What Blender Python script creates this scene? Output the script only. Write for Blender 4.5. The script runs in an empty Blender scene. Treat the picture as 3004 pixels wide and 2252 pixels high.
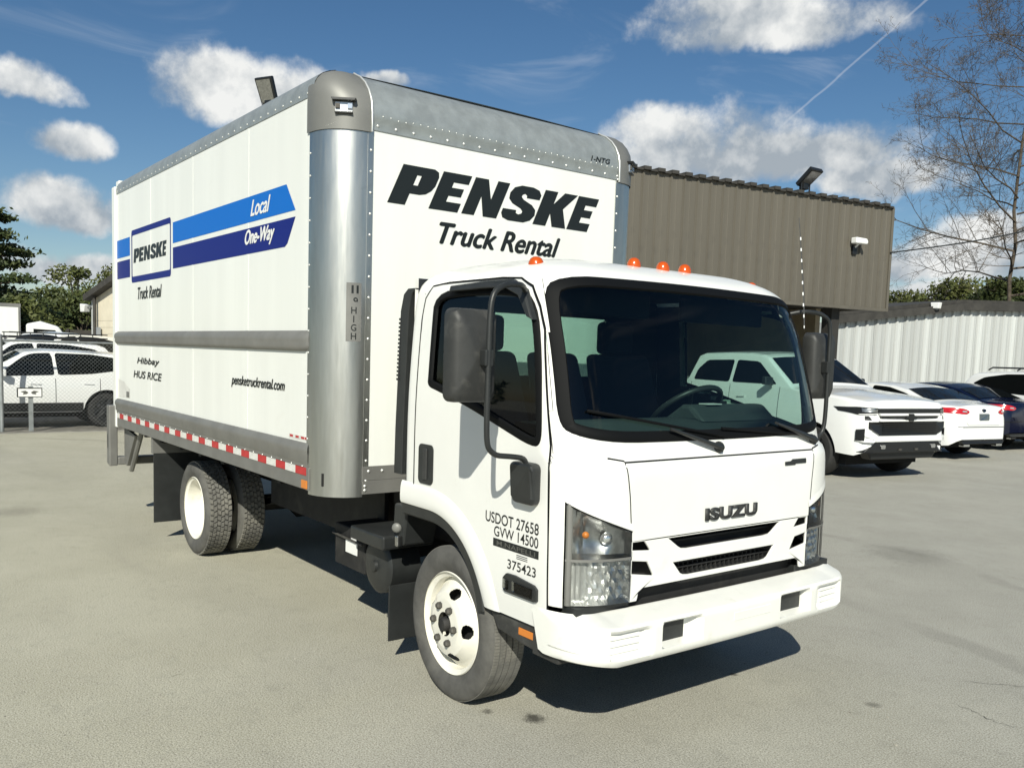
import bpy, bmesh, math, random
from mathutils import Vector, Matrix, noise
from math import sin, cos, pi, sqrt, radians, atan2, hypot

# ------------------------------------------------------------------ camera
scene = bpy.context.scene
PW, PH = 3004.0, 2252.0
CAM = Vector((3.6329, -3.36574, 1.78318))
YAW, PITCH, ROLL, FPX, SHX, SHY = 2.48361, -0.0877511, 0.0320271, 2546.55, 5.9, 137.5
FW = Vector((cos(YAW)*cos(PITCH), sin(YAW)*cos(PITCH), sin(PITCH)))
_rt = Vector((sin(YAW), -cos(YAW), 0.0)); _up = _rt.cross(FW)
RT = _rt*cos(ROLL) + _up*sin(ROLL)
UP = _up*cos(ROLL) - _rt*sin(ROLL)
cd = bpy.data.cameras.new('camera'); cam = bpy.data.objects.new('camera', cd)
scene.collection.objects.link(cam)
M = Matrix((RT, UP, -FW)).transposed().to_4x4(); M.translation = CAM
cam.matrix_world = M
cd.sensor_width = 36.0; cd.lens = FPX/PW*36.0
cd.shift_x = -SHX/PW; cd.shift_y = SHY/PW
cd.clip_start = 0.05; cd.clip_end = 3000
scene.camera = cam

def ray(u, v):                       # direction of a photo pixel
    return (FW + RT*((u-PW/2-SHX)/FPX) - UP*((v-PH/2-SHY)/FPX)).normalized()
def ground(u, v, z=0.0):
    d = ray(u, v); t = (z-CAM.z)/d.z; return CAM + d*t
def at(u, v, dist):
    d = ray(u, v); return CAM + d*(dist/hypot(d.x, d.y))

# ------------------------------------------------------------------ light and sky
SUN = Vector((1.05, -0.93, 1.0)).normalized()
elev = math.asin(SUN.z)
sl = bpy.data.lights.new('sun', 'SUN'); so = bpy.data.objects.new('sun', sl)
scene.collection.objects.link(so)
sl.energy = 5.0; sl.angle = radians(0.53); sl.color = (1.0, 0.972, 0.85)
so.rotation_euler = (-SUN).to_track_quat('-Z', 'Y').to_euler()
so.location = (20, -20, 30)

scene.view_settings.view_transform = 'Standard'
scene.view_settings.look = 'None'
scene.view_settings.exposure = 0.16
scene.view_settings.gamma = 1.0
scene.view_settings.use_curve_mapping = False

class NT:
    """tiny node-tree helper"""
    def __init__(s, tree): s.t = tree; s.n = tree.nodes; s.l = tree.links
    def node(s, kind, **kw):
        n = s.n.new(kind)
        for k, v in kw.items(): setattr(n, k, v)
        return n
    def put(s, sock, v):
        if hasattr(v, 'is_linked') or hasattr(v, 'links'): s.l.new(v, sock)
        elif v is not None:
            if isinstance(v, (tuple, list, Vector)) and len(v) == 3 and sock.type == 'RGBA': v = (*v, 1.0)
            sock.default_value = v
    def math(s, op, a, b=None, c=None, clamp=False):
        n = s.node('ShaderNodeMath', operation=op); n.use_clamp = clamp
        s.put(n.inputs[0], a)
        if b is not None: s.put(n.inputs[1], b)
        if c is not None: s.put(n.inputs[2], c)
        return n.outputs[0]
    def dot(s, a, v):
        n = s.node('ShaderNodeVectorMath', operation='DOT_PRODUCT')
        s.put(n.inputs[0], a); n.inputs[1].default_value = v; return n.outputs['Value']
    def vadd(s, a, v):
        n = s.node('ShaderNodeVectorMath', operation='ADD')
        s.put(n.inputs[0], a); s.put(n.inputs[1], v); return n.outputs[0]
    def vmul(s, a, v):
        n = s.node('ShaderNodeVectorMath', operation='MULTIPLY')
        s.put(n.inputs[0], a); s.put(n.inputs[1], v); return n.outputs[0]
    def noise(s, vec, scale, detail=6, rough=.55, dist=0.0, color=False):
        n = s.node('ShaderNodeTexNoise')
        if vec is not None: s.put(n.inputs['Vector'], vec)
        n.inputs['Scale'].default_value = scale; n.inputs['Detail'].default_value = detail
        n.inputs['Roughness'].default_value = rough; n.inputs['Distortion'].default_value = dist
        return n.outputs['Color' if color else 'Fac']
    def voro(s, vec, scale, feature='F1'):
        n = s.node('ShaderNodeTexVoronoi', feature=feature)
        s.put(n.inputs['Vector'], vec); n.inputs['Scale'].default_value = scale
        return n.outputs['Distance']
    def ramp(s, v, a, b, o0=0.0, o1=1.0):
        n = s.node('ShaderNodeMapRange', interpolation_type='SMOOTHSTEP')
        s.put(n.inputs['Value'], v); n.inputs['From Min'].default_value = a; n.inputs['From Max'].default_value = b
        n.inputs['To Min'].default_value = o0; n.inputs['To Max'].default_value = o1
        return n.outputs[0]
    def mix(s, f, a, b):
        n = s.node('ShaderNodeMix', data_type='RGBA')
        s.put(n.inputs['Factor'], f); s.put(n.inputs[6], a); s.put(n.inputs[7], b)
        return n.outputs[2]

world = bpy.data.worlds.new('World'); scene.world = world; world.use_nodes = True
wt = NT(world.node_tree); wt.n.clear()
wout = wt.node('ShaderNodeOutputWorld'); wbg = wt.node('ShaderNodeBackground')
SKY_STRENGTH = 0.078
world.cycles.sampling_method = 'MANUAL'; world.cycles.sample_map_resolution = 256
wbg.inputs['Strength'].default_value = SKY_STRENGTH
wt.l.new(wbg.outputs[0], wout.inputs[0])
sky = wt.node('ShaderNodeTexSky', sky_type='NISHITA'); sky.sun_disc = False
sky.sun_elevation = elev; sky.sun_rotation = atan2(SUN.x, SUN.y)
sky.air_density = 1.0; sky.dust_density = 0.25; sky.ozone_density = 2.2; sky.altitude = 100
tc = wt.node('ShaderNodeTexCoord'); D = tc.outputs['Generated']
# cumulus, each given by its place in the sky and its half sizes (photo pixels -> direction)
CLOUDS = [(195, 615, 175, 85), (205, 425, 95, 62), (770, 300, 290, 130), (700, 240, 160, 85), (2260, 85, 330, 105), (2180, 20, 240, 80),
          (2060, 440, 310, 140), (2330, 470, 330, 110), (2600, 530, 210, 75), (1960, 370, 170, 85),
          (2780, 770, 330, 90), (2930, 690, 170, 60), (2700, 880, 200, 60), (190, 795, 200, 55), (40, 255, 140, 55), (1130, 235, 70, 30)]
field = None
nz_big = wt.noise(D, 7.0, 3, .5)
warp = wt.vadd(D, wt.vmul(wt.vadd(wt.noise(D, 11.0, 4, .6, color=True), (-.5, -.5, -.5)), (.045, .045, .045)))
hgt = None
for (u, v, sx, sy) in CLOUDS:
    c = ray(u, v); r = FW.cross(Vector((0, 0, 1))).normalized(); r = Vector((c.y, -c.x, 0)).normalized(); uu = r.cross(c)
    a = wt.math('MULTIPLY', wt.dot(warp, r), FPX/sx)
    b0 = wt.dot(warp, uu)
    b = wt.math('MULTIPLY', b0, FPX/sy)
    bl = wt.math('MULTIPLY', b, -1.7)                       # flatter base
    bb = wt.math('MAXIMUM', b, bl)
    rr = wt.math('ADD', wt.math('MULTIPLY', a, a), wt.math('MULTIPLY', bb, bb))
    f = wt.math('SUBTRACT', 1.0, rr)
    f = wt.math('MULTIPLY_ADD', wt.math('LESS_THAN', wt.dot(D, c), 0.5), -1000.0, f)
    f = wt.math('MAXIMUM', f, -4.0)
    hh = wt.math('MULTIPLY', wt.ramp(f, -.5, .6), b)
    field = f if field is None else wt.math('MAXIMUM', field, f)
    hgt = hh if hgt is None else wt.math('ADD', hgt, hh)
# the same broken cumulus goes on outside the picture
aw = wt.math('SUBTRACT', 1.0, wt.ramp(wt.dot(D, FW), 0.55, 0.75))
gen = wt.math('MULTIPLY_ADD', wt.noise(warp, 2.6, 4, .55), 6.0, -3.6)
gen = wt.math('MULTIPLY_ADD', wt.math('SUBTRACT', 1.0, aw), -4.0, gen)
field = wt.math('MAXIMUM', field, gen)
n1 = wt.noise(D, 15.0, 9, .62)
n2 = wt.noise(wt.vadd(D, (SUN.x*.016, SUN.y*.016, .026)), 14.0, 4, .55)
dens = wt.ramp(wt.math('MULTIPLY_ADD', wt.math('SUBTRACT', n1, .5), 2.5, field), -.22, .78)
lit = wt.math('MULTIPLY_ADD', wt.math('SUBTRACT', n1, n2), 2.9, .40)
lit = wt.math('MULTIPLY_ADD', hgt, .42, lit)
lit = wt.math('MULTIPLY_ADD', wt.math('SUBTRACT', nz_big, .5), .9, lit, clamp=True)
ccol = wt.mix(lit, (4.3, 4.9, 5.5), (10.2, 10.3, 10.1))
# thin high cirrus
cirv = wt.vmul(D, (1.0, 1.0, 4.0))
cir = wt.math('MULTIPLY', wt.ramp(wt.noise(cirv, 3.2, 5, .62, 1.2), .54, .82), .22)
# contrail: a thin straight streak between two directions
ca, cb = ray(2350, 320), ray(2720, 0); cn = ca.cross(cb).normalized(); cm = (ca+cb).normalized(); ct = (cb-ca).normalized()
dist_l = wt.math('ABSOLUTE', wt.dot(wt.vadd(D, wt.vmul(wt.vadd(wt.noise(D, 30.0, 3, color=True), (-.5, -.5, -.5)), (.0035,)*3)), cn))
streak = wt.math('MULTIPLY', wt.ramp(dist_l, .0004, .0016, 1.0, 0.0), wt.ramp(wt.math('ABSOLUTE', wt.dot(D, ct)), .06, .16, 1.0, 0.0))
streak = wt.math('MULTIPLY', wt.math('MULTIPLY', streak, wt.ramp(wt.dot(D, cm), .9, .95)), .17)
hs = wt.node('ShaderNodeHueSaturation'); hs.inputs['Saturation'].default_value = 1.22; hs.inputs['Value'].default_value = .86
wt.l.new(sky.outputs[0], hs.inputs['Color'])
skyc = wt.mix(cir, hs.outputs[0], (9.5, 9.9, 10.4))
skyc = wt.mix(streak, skyc, (12, 12, 12))
skyc = wt.mix(dens, skyc, ccol)
wt.l.new(skyc, wbg.inputs['Color'])
scene.cycles.use_denoising = True
scene.cycles.max_bounces = 7
scene.cycles.transparent_max_bounces = 24
scene.cycles.caustics_reflective = False; scene.cycles.caustics_refractive = False

# ------------------------------------------------------------------ materials
MAT = {}
def mat(name, col, rough=.5, metal=0.0, coat=0.0, var=0.0, vscale=3.0, bump=0.0, bscale=40.0, spec=.5, dirt=None, rvar=0.0, ani=None, orand=0.0):
    m = bpy.data.materials.new(name); m.use_nodes = True; t = NT(m.node_tree)
    b = t.n['Principled BSDF']; tcn = t.node('ShaderNodeTexCoord'); v = tcn.outputs['Object']
    if ani: v = t.vmul(v, ani)
    c = (*col, 1.0)
    cs = None
    if var:
        n = t.noise(v, vscale, 5, .6)
        cs = t.mix(t.ramp(n, .3, .7), tuple(x*(1-var) for x in col), tuple(min(1, x*(1+var*.6)) for x in col))
    if dirt:
        dcol, amt, dsc, lo = dirt
        n = t.noise(tcn.outputs['Object'], dsc, 8, .65, .4)
        cs = t.mix(t.math('MULTIPLY', t.ramp(n, lo, lo+.22), amt), cs if cs else c, dcol)
    if orand:
        oi = t.node('ShaderNodeObjectInfo'); cs = t.mix(t.math('MULTIPLY', oi.outputs['Random'], orand), cs if cs else c, tuple(x*.6 for x in col))
    if cs: t.l.new(cs, b.inputs['Base Color'])
    else: b.inputs['Base Color'].default_value = c
    if rvar:
        t.l.new(t.math('MULTIPLY_ADD', t.math('SUBTRACT', t.noise(v, vscale*2.3, 5, .6), .5), rvar*2, rough, clamp=True), b.inputs['Roughness'])
    else: b.inputs['Roughness'].default_value = rough
    b.inputs['Metallic'].default_value = metal
    b.inputs['Specular IOR Level'].default_value = spec
    b.inputs['Coat Weight'].default_value = coat; b.inputs['Coat Roughness'].default_value = .08
    if bump:
        bn = t.node('ShaderNodeBump'); bn.inputs['Strength'].default_value = bump; bn.inputs['Distance'].default_value = .01
        t.l.new(t.noise(v, bscale, 6, .6), bn.inputs['Height']); t.l.new(bn.outputs[0], b.inputs['Normal'])
    MAT[name] = m; return m
def glass(name, tint, refl=.05, opac=0.0, base=(.01, .012, .012)):
    """thin automotive glass: tinted see-through plus fresnel mirror"""
    m = bpy.data.materials.new(name); m.use_nodes = True; t = NT(m.node_tree); t.n.clear()
    out = t.node('ShaderNodeOutputMaterial')
    tr = t.node('ShaderNodeBsdfTransparent'); tr.inputs[0].default_value = (*tint, 1)
    gl = t.node('ShaderNodeBsdfGlossy'); gl.inputs['Roughness'].default_value = .02
    fr = t.node('ShaderNodeFresnel'); fr.inputs['IOR'].default_value = 1.45
    mx = t.node('ShaderNodeMixShader'); t.l.new(fr.outputs[0], mx.inputs[0])
    first = tr.outputs[0]
    if opac:
        df = t.node('ShaderNodeBsdfDiffuse'); df.inputs[0].default_value = (*base, 1)
        m2 = t.node('ShaderNodeMixShader'); m2.inputs[0].default_value = opac
        t.l.new(tr.outputs[0], m2.inputs[1]); t.l.new(df.outputs[0], m2.inputs[2]); first = m2.outputs[0]
    t.l.new(first, mx.inputs[1]); t.l.new(gl.outputs[0], mx.inputs[2]); t.l.new(mx.outputs[0], out.inputs[0])
    MAT[name] = m; return m

mat('white_paint', (.80, .80, .765), .32, coat=.35, var=.03, vscale=2.0, dirt=((.45, .42, .34), .22, 5.0, .60), rvar=.06)
mat('white_panel', (.80, .81, .77), .38, coat=.10, var=.05, vscale=1.6, ani=(1.6, 1.6, .12), dirt=((.55, .53, .46), .25, 2.6, .58), rvar=.06, bump=.015, bscale=3.0)
mat('bumper_white', (.78, .78, .735), .36, coat=.2, var=.04, vscale=4.0, dirt=((.50, .47, .39), .30, 9.0, .56), rvar=.08)
mat('aluminium', (.60, .60, .57), .36, metal=1.0, var=.10, vscale=3.0, rvar=.10, ani=(6, 6, .6), dirt=((.40, .39, .36), .5, 5.0, .58))
mat('galvanised', (.36, .39, .39), .45, metal=.45, var=.14, vscale=9.0, rvar=.12, dirt=((.25, .25, .24), .5, 4.0, .55))
mat('cap_grey', (.19, .19, .178), .5, metal=.2, var=.1, vscale=3)
mat('grey_rail', (.205, .203, .19), .5, metal=.3, var=.12, vscale=4.0, rvar=.1, dirt=((.20, .19, .17), .6, 6.0, .54))
mat('rivet', (.80, .80, .76), .35, metal=.6)
mat('rubber', (.088, .086, .080), .82, var=.25, vscale=9.0, bump=.15, bscale=60, dirt=((.17, .165, .145), .4, 3.0, .45))
mat('tyre_tread', (.14, .137, .125), .88, var=.25, vscale=14.0, bump=.25, bscale=90, dirt=((.23, .22, .19), .6, 6.0, .42))
mat('black_plastic', (.022, .024, .024), .45, var=.2, vscale=8.0, bump=.05, bscale=120)
mat('grey_plastic', (.032, .033, .032), .55, var=.2, vscale=8.0, bump=.05, bscale=120, dirt=((.16, .155, .14), .4, 6.0, .5))
mat('black_seal', (.004, .0045, .005), .65, spec=.15)
mat('chassis_black', (.012, .012, .012), .75, var=.4, vscale=6.0, dirt=((.05, .047, .04), .5, 5.0, .5))
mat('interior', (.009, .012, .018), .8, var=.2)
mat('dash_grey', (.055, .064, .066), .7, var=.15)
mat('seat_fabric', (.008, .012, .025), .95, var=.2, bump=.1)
mat('lettering_black', (.010, .013, .013), .42)
mat('lettering_grey', (.10, .10, .09), .5)
mat('decal_white', (.80, .80, .78), .4)
mat('light_blue', (.004, .135, .52), .45, spec=.3)
mat('dark_blue', (.004, .012, .17), .45, spec=.3)
mat('tape_red', (.46, .022, .025), .35, var=.15, vscale=20)
mat('tape_white', (.66, .655, .62), .35, var=.1, vscale=20)
mat('amber', (.50, .075, .004), .25, coat=.4)
mat('amber_flat', (.62, .20, .03), .35)
mat('red_lens', (.45, .008, .012), .12, coat=.8)
mat('chrome', (.82, .83, .84), .10, metal=1.0)
mat('chrome_dull', (.50, .50, .49), .30, metal=1.0, var=.2, vscale=30)
mat('facet', (.72, .72, .70), .34, metal=.75)
mat('steel_white', (.76, .74, .66), .45, var=.06, vscale=8, dirt=((.30, .19, .09), .75, 11.0, .58))
mat('iron', (.10, .095, .085), .65, metal=.5, var=.3, vscale=30)
mat('mirror_face', (.75, .78, .78), .04, metal=1.0)
mat('bulb', (.9, .9, .88), .15, metal=.8)
glass('windscreen', (.60, .77, .72))
glass('side_glass', (.64, .77, .72))
glass('lamp_lens', (.93, .95, .95))
glass('dark_glass', (.06, .07, .075), opac=.35)
glass('privacy_glass', (.02, .024, .026), opac=.6)

# ------------------------------------------------------------------ mesh helpers
COL = scene.collection
def link(o, parent=None):
    COL.objects.link(o)
    if parent is not None: o.parent = parent
    return o
def thing(name, label, cat, loc=(0, 0, 0), rz=0.0, group=None):
    o = bpy.data.objects.new(name, None); o.empty_display_size = .2; link(o)
    o.location = loc; o.rotation_euler = (0, 0, rz); tag(o, label, cat, group); return o
def tag(o, label, cat, group=None):
    o['label'] = label; o['category'] = cat
    if group: o['group'] = group
    return o
def copy_tree(o, parent=None):
    c = o.copy(); COL.objects.link(c); c.parent = parent
    for ch in o.children: copy_tree(ch, c)
    return c

class MB:
    def __init__(s): s.v = []; s.f = []; s.m = []
    def add(s, verts, faces):
        o = len(s.v); s.v += [tuple(q) for q in verts]; s.f += [tuple(i+o for i in f) for f in faces]; return s
    def box(s, x0, x1, y0, y1, z0, z1):
        return s.add([(x0, y0, z0), (x1, y0, z0), (x1, y1, z0), (x0, y1, z0), (x0, y0, z1), (x1, y0, z1), (x1, y1, z1), (x0, y1, z1)],
                     [(0, 3, 2, 1), (4, 5, 6, 7), (0, 1, 5, 4), (1, 2, 6, 5), (2, 3, 7, 6), (3, 0, 4, 7)])
    def hexa(s, b, t):                     # two quads (4 pts each)
        return s.add(list(b)+list(t), [(0, 3, 2, 1), (4, 5, 6, 7), (0, 1, 5, 4), (1, 2, 6, 5), (2, 3, 7, 6), (3, 0, 4, 7)])
    def grid(s, fn, nu, nv, closeu=False, keep=None):
        vs = [fn(i, j) for i in range(nu) for j in range(nv)]; fs = []
        for i in range(nu if closeu else nu-1):
            for j in range(nv-1):
                a = i*nv+j; b = ((i+1) % nu)*nv+j
                if keep and not keep(i, j): continue
                fs.append((a, b, b+1, a+1))
        return s.add(vs, fs)
    def tube(s, pts, r, n=8, caps=True):
        pts = [Vector(q) for q in pts]; rings = []
        rs = r if isinstance(r, (list, tuple)) else [r]*len(pts)
        ref = None
        for i, q in enumerate(pts):
            d = (pts[min(i+1, len(pts)-1)] - pts[max(i-1, 0)]).normalized()
            if ref is None:
                ref = Vector((0, 0, 1)) if abs(d.z) < .9 else Vector((1, 0, 0))
            a = d.cross(ref).normalized(); b = a.cross(d).normalized(); ref = b
            rings.append([q + a*(cos(2*pi*k/n)*rs[i]) + b*(sin(2*pi*k/n)*rs[i]) for k in range(n)])
        o = len(s.v)
        for rg in rings: s.v += [tuple(q) for q in rg]
        for i in range(len(pts)-1):
            for k in range(n):
                k2 = (k+1) % n
                s.f.append((o+i*n+k, o+i*n+k2, o+(i+1)*n+k2, o+(i+1)*n+k))
        if caps:
            s.f.append(tuple(o+k for k in reversed(range(n)))); e = o+(len(pts)-1)*n
            s.f.append(tuple(e+k for k in range(n)))
        return s
    def lathe(s, prof, c=(0, 0, 0), axis='y', n=48):
        """prof = [(radius, along)]"""
        def fn(i, j):
            r, h = prof[j]; a = 2*pi*i/n
            if axis == 'y': return (c[0]+r*cos(a), c[1]+h, c[2]+r*sin(a))
            if axis == 'x': return (c[0]+h, c[1]+r*cos(a), c[2]+r*sin(a))
            return (c[0]+r*cos(a), c[1]+r*sin(a), c[2]+h)
        return s.grid(fn, n, len(prof), closeu=True)
    def prism(s, poly, fn, d0, d1):
        """poly of 2D points, fn(a,b,d)->3D ; a solid between d0 and d1"""
        n = len(poly)
        return s.add([fn(a, b, d0) for a, b in poly]+[fn(a, b, d1) for a, b in poly],
                     [tuple(reversed(range(n))), tuple(range(n, 2*n))]+[(i, (i+1) % n, n+(i+1) % n, n+i) for i in range(n)])
    def dome(s, c, r, up, h=None, n=6, k=2):
        c = Vector(c); up = Vector(up).normalized(); h = h or r
        a = up.orthogonal().normalized(); b = up.cross(a); o = len(s.v)
        for j in range(k):
            ph = j*pi/2/k
            for i in range(n):
                th = 2*pi*i/n; s.v.append(tuple(c + (a*cos(th)+b*sin(th))*(r*cos(ph)) + up*(h*sin(ph))))
        s.v.append(tuple(c+up*h))
        for j in range(k-1):
            for i in range(n): s.f.append((o+j*n+i, o+j*n+(i+1) % n, o+(j+1)*n+(i+1) % n, o+(j+1)*n+i))
        for i in range(n): s.f.append((o+(k-1)*n+i, o+(k-1)*n+(i+1) % n, o+k*n))
        return s
    def mesh(s, name, m, smooth=None, fix=True):
        me = bpy.data.meshes.new(name); me.from_pydata(s.v, [], s.f); 
        if fix:
            bm = bmesh.new(); bm.from_mesh(me); bmesh.ops.recalc_face_normals(bm, faces=bm.faces); bm.to_mesh(me); bm.free()
        if m: me.materials.append(MAT[m] if isinstance(m, str) else m)
        if smooth:
            me.shade_smooth(); me.set_sharp_from_angle(angle=radians(smooth))
        return me
    def build(s, name, m, parent=None, smooth=None, bevel=0.0, fix=True, solid=0.0, loc=None, segs=2):
        o = bpy.data.objects.new(name, s.mesh(name, m, smooth, fix)); link(o, parent)
        if solid:
            md = o.modifiers.new('solid', 'SOLIDIFY'); md.thickness = solid; md.offset = -1
        if bevel:
            md = o.modifiers.new('bevel', 'BEVEL'); md.width = bevel; md.segments = segs; md.limit_method = 'ANGLE'; md.angle_limit = radians(35)
            md.harden_normals = False
        if loc: o.location = loc
        return o
def kind(o, k): o['kind'] = k; return o
def lerp(a, b, t): return a+(b-a)*t
def interp(tab, x):
    if x <= tab[0][0]: return tab[0][1]
    for (a, fa), (b, fb) in zip(tab, tab[1:]):
        if x <= b: return lerp(fa, fb, (x-a)/(b-a))
    return tab[-1][1]
def sinterp(tab, x):                        # monotone-ish smooth interpolation (Catmull-Rom)
    if x <= tab[0][0]: return tab[0][1]
    if x >= tab[-1][0]: return tab[-1][1]
    for i in range(len(tab)-1):
        if x <= tab[i+1][0]: break
    x0, y0 = tab[i]; x1, y1 = tab[i+1]; h = x1-x0
    m0 = (y1-tab[i-1][1])/(x1-tab[i-1][0]) if i else (y1-y0)/h
    m1 = (tab[i+2][1]-y0)/(tab[i+2][0]-x0) if i+2 < len(tab) else (y1-y0)/h
    t = (x-x0)/h
    return (2*t**3-3*t*t+1)*y0+(t**3-2*t*t+t)*h*m0+(-2*t**3+3*t*t)*y1+(t**3-t*t)*h*m1
def inside(poly, x, y):
    c = False; n = len(poly); j = n-1
    for i in range(n):
        xi, yi = poly[i]; xj, yj = poly[j]
        if (yi > y) != (yj > y) and x < (xj-xi)*(y-yi)/(yj-yi)+xi: c = not c
        j = i
    return c
def smooth_poly(poly, it=2):
    for _ in range(it):
        o = []
        for i in range(len(poly)):
            a = poly[i]; b = poly[(i+1) % len(poly)]
            o += [(a[0]*.75+b[0]*.25, a[1]*.75+b[1]*.25), (a[0]*.25+b[0]*.75, a[1]*.25+b[1]*.75)]
        poly = o
    return poly
def resample(poly, step):
    o = []
    for i in range(len(poly)):
        a = poly[i]; b = poly[(i+1) % len(poly)]; d = hypot(b[0]-a[0], b[1]-a[1]); k = max(1, int(math.ceil(d/step)))
        o += [(lerp(a[0], b[0], j/k), lerp(a[1], b[1], j/k)) for j in range(k)]
    return o
def area(poly): return .5*sum(poly[i][0]*poly[(i+1) % len(poly)][1]-poly[(i+1) % len(poly)][0]*poly[i][1] for i in range(len(poly)))
def inset(poly, d):
    n = len(poly); sg = 1 if area(poly) > 0 else -1; o = []
    for i in range(n):
        a = poly[i-1]; b = poly[(i+1) % n]; tx, ty = b[0]-a[0], b[1]-a[1]; L = hypot(tx, ty) or 1
        o.append((poly[i][0]-ty/L*d*sg, poly[i][1]+tx/L*d*sg))
    return o
def bounds(poly, x):                         # min and max of second coord where first == x
    ys = []
    n = len(poly)
    for i in range(n):
        a = poly[i]; b = poly[(i+1) % n]
        if (a[0]-x)*(b[0]-x) <= 0 and a[0] != b[0]: ys.append(lerp(a[1], b[1], (x-a[0])/(b[0]-a[0])))
    return (min(ys), max(ys)) if ys else (0, 0)
def patch(poly, fn, nu=24, nv=14, eps=1e-4):
    """surface patch over a polygon (a,b): columns in a, mapped by fn(a,b)"""
    a0 = min(q[0] for q in poly)+eps; a1 = max(q[0] for q in poly)-eps; m = MB()
    def g(i, j):
        a = lerp(a0, a1, .5-.5*cos(pi*i/(nu-1))); lo, hi = bounds(poly, a); return fn(a, lerp(lo, hi, j/(nv-1)))
    return m.grid(g, nu, nv)
def band(poly, w, fn, h=.006, m=None):
    """raised band following the polygon edge, w wide inwards, h proud; fn(a,b,h)"""
    m = m or MB(); inn = inset(poly, w); mid0 = inset(poly, w*.18); mid1 = inset(poly, w*.82); n = len(poly); o = len(m.v)
    for P, hh in ((poly, 0.0), (mid0, h), (mid1, h), (inn, -.004)):
        m.v += [tuple(fn(a, b, hh)) for a, b in P]
    for k in range(3):
        for i in range(n): m.f.append((o+k*n+i, o+k*n+(i+1) % n, o+(k+1)*n+(i+1) % n, o+(k+1)*n+i))
    return m

def text_mesh(body, size=1.0, shear=0.0, bold=0.0, width=None, height=None, align='LEFT', extrude=.0008, spacing=1.0, heavy=0.0):
    cu = bpy.data.curves.new('txt', 'FONT'); cu.body = body; cu.size = 1.0; cu.shear = shear; cu.offset = bold; cu.space_character = spacing
    ob = bpy.data.objects.new('txt', cu); me = bpy.data.meshes.new_from_object(ob)
    bpy.data.objects.remove(ob); bpy.data.curves.remove(cu)
    me = norm_mesh(me, width, height, extrude)
    return embolden(me, heavy) if heavy else me
def embolden(me, dx):
    vs = [v.co.copy() for v in me.vertices]; fs = [tuple(p.vertices) for p in me.polygons]; n = len(vs); m2 = bpy.data.meshes.new('txt')
    V = []; F = []
    for k, o in enumerate(((0, 0), (dx, 0), (-dx, 0), (0, dx*.6), (0, -dx*.6))):
        F += [tuple(i+len(V) for i in f) for f in fs]; V += [(v.x+o[0], v.y+o[1], k*.0003) for v in vs]
    m2.from_pydata(V, [], F); return m2
def norm_mesh(me, width, height, extrude):
    xs = [v.co.x for v in me.vertices]; ys = [v.co.y for v in me.vertices]
    x0, x1, y0, y1 = min(xs), max(xs), min(ys), max(ys)
    sx = width/(x1-x0) if width else None; sy = height/(y1-y0) if height else None
    sx = sx or sy; sy = sy or sx
    for v in me.vertices: v.co = ((v.co.x-x0)*sx, (v.co.y-y0)*sy, 0)
    return me
def shapes_mesh(polys):
    """filled 2D shapes (with holes) from closed polygons"""
    cu = bpy.data.curves.new('shp', 'CURVE'); cu.dimensions = '2D'; cu.fill_mode = 'BOTH'
    for P in polys:
        sp = cu.splines.new('POLY'); sp.points.add(len(P)-1); sp.use_cyclic_u = True
        for i, q in enumerate(P): sp.points[i].co = (q[0], q[1], 0, 1)
    ob = bpy.data.objects.new('shp', cu); me = bpy.data.meshes.new_from_object(ob)
    bpy.data.objects.remove(ob); bpy.data.curves.remove(cu); return me
def put_flat(name, me, m, parent, origin, right, up, off=0.0, fn=None, thick=0.0, bevel=0.0):
    right = Vector(right); up = Vector(up); nrm = right.cross(up); org = Vector(origin)
    for v in me.vertices:
        q = org + right*v.co.x + up*v.co.y + nrm*(off+v.co.z)
        v.co = fn(q) if fn else q
    me.name = name
    me.materials.clear(); me.materials.append(MAT[m])
    o = bpy.data.objects.new(name, me); link(o, parent)
    if thick:
        md = o.modifiers.new('solid', 'SOLIDIFY'); md.thickness = thick; md.offset = 1 if thick > 0 else -1
        if bevel:
            b = o.modifiers.new('bevel', 'BEVEL'); b.width = bevel; b.segments = 2; b.limit_method = 'ANGLE'
    return o
GLY = {
 'P': [[(0, 0), (.42, 0), (.42, .30), (.66, .30), (.80, .34), (.90, .44), (.95, .58), (.95, .82), (.90, .94), (.78, 1), (0, 1)], [(.42, .52), (.42, .78), (.53, .78), (.53, .52)]],
 'E': [[(0, 0), (.88, 0), (.88, .24), (.42, .24), (.42, .40), (.80, .40), (.80, .62), (.42, .62), (.42, .76), (.88, .76), (.88, 1), (0, 1)]],
 'N': [[(0, 0), (.36, 0), (.36, .52), (.62, 0), (1.02, 0), (1.02, 1), (.66, 1), (.66, .48), (.38, 1), (0, 1)]],
 'S': [[(.02, .31), (.40, .31), (.42, .23), (.50, .20), (.58, .24), (.58, .30), (.50, .37), (.22, .48), (.08, .60), (.05, .76), (.12, .92), (.30, 1.0), (.64, 1.0), (.84, .94), (.94, .82), (.94, .68), (.56, .68), (.54, .75), (.47, .79), (.41, .75), (.41, .69), (.50, .62), (.78, .51), (.93, .39), (.97, .24), (.89, .08), (.72, 0), (.28, 0), (.10, .06), (.02, .18)]],
 'K': [[(0, 0), (.40, 0), (.40, .36), (.60, 0), (1.04, 0), (.74, .54), (1.04, 1), (.62, 1), (.40, .64), (.40, 1), (0, 1)]]}
def penske_mesh(lefts, end, h, shear=.45, kern=.97):
    polys = []
    ends = lefts[1:]+[end]
    for ch, a, b in zip('PENSKE', lefts, ends):
        w = (b-a)*kern/(1.04 if ch in 'NK' else .97)
        for P in GLY[ch]: polys.append([(a-lefts[0]+x*w+y*h*shear, y*h) for x, y in P])
    return shapes_mesh(polys)
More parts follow.
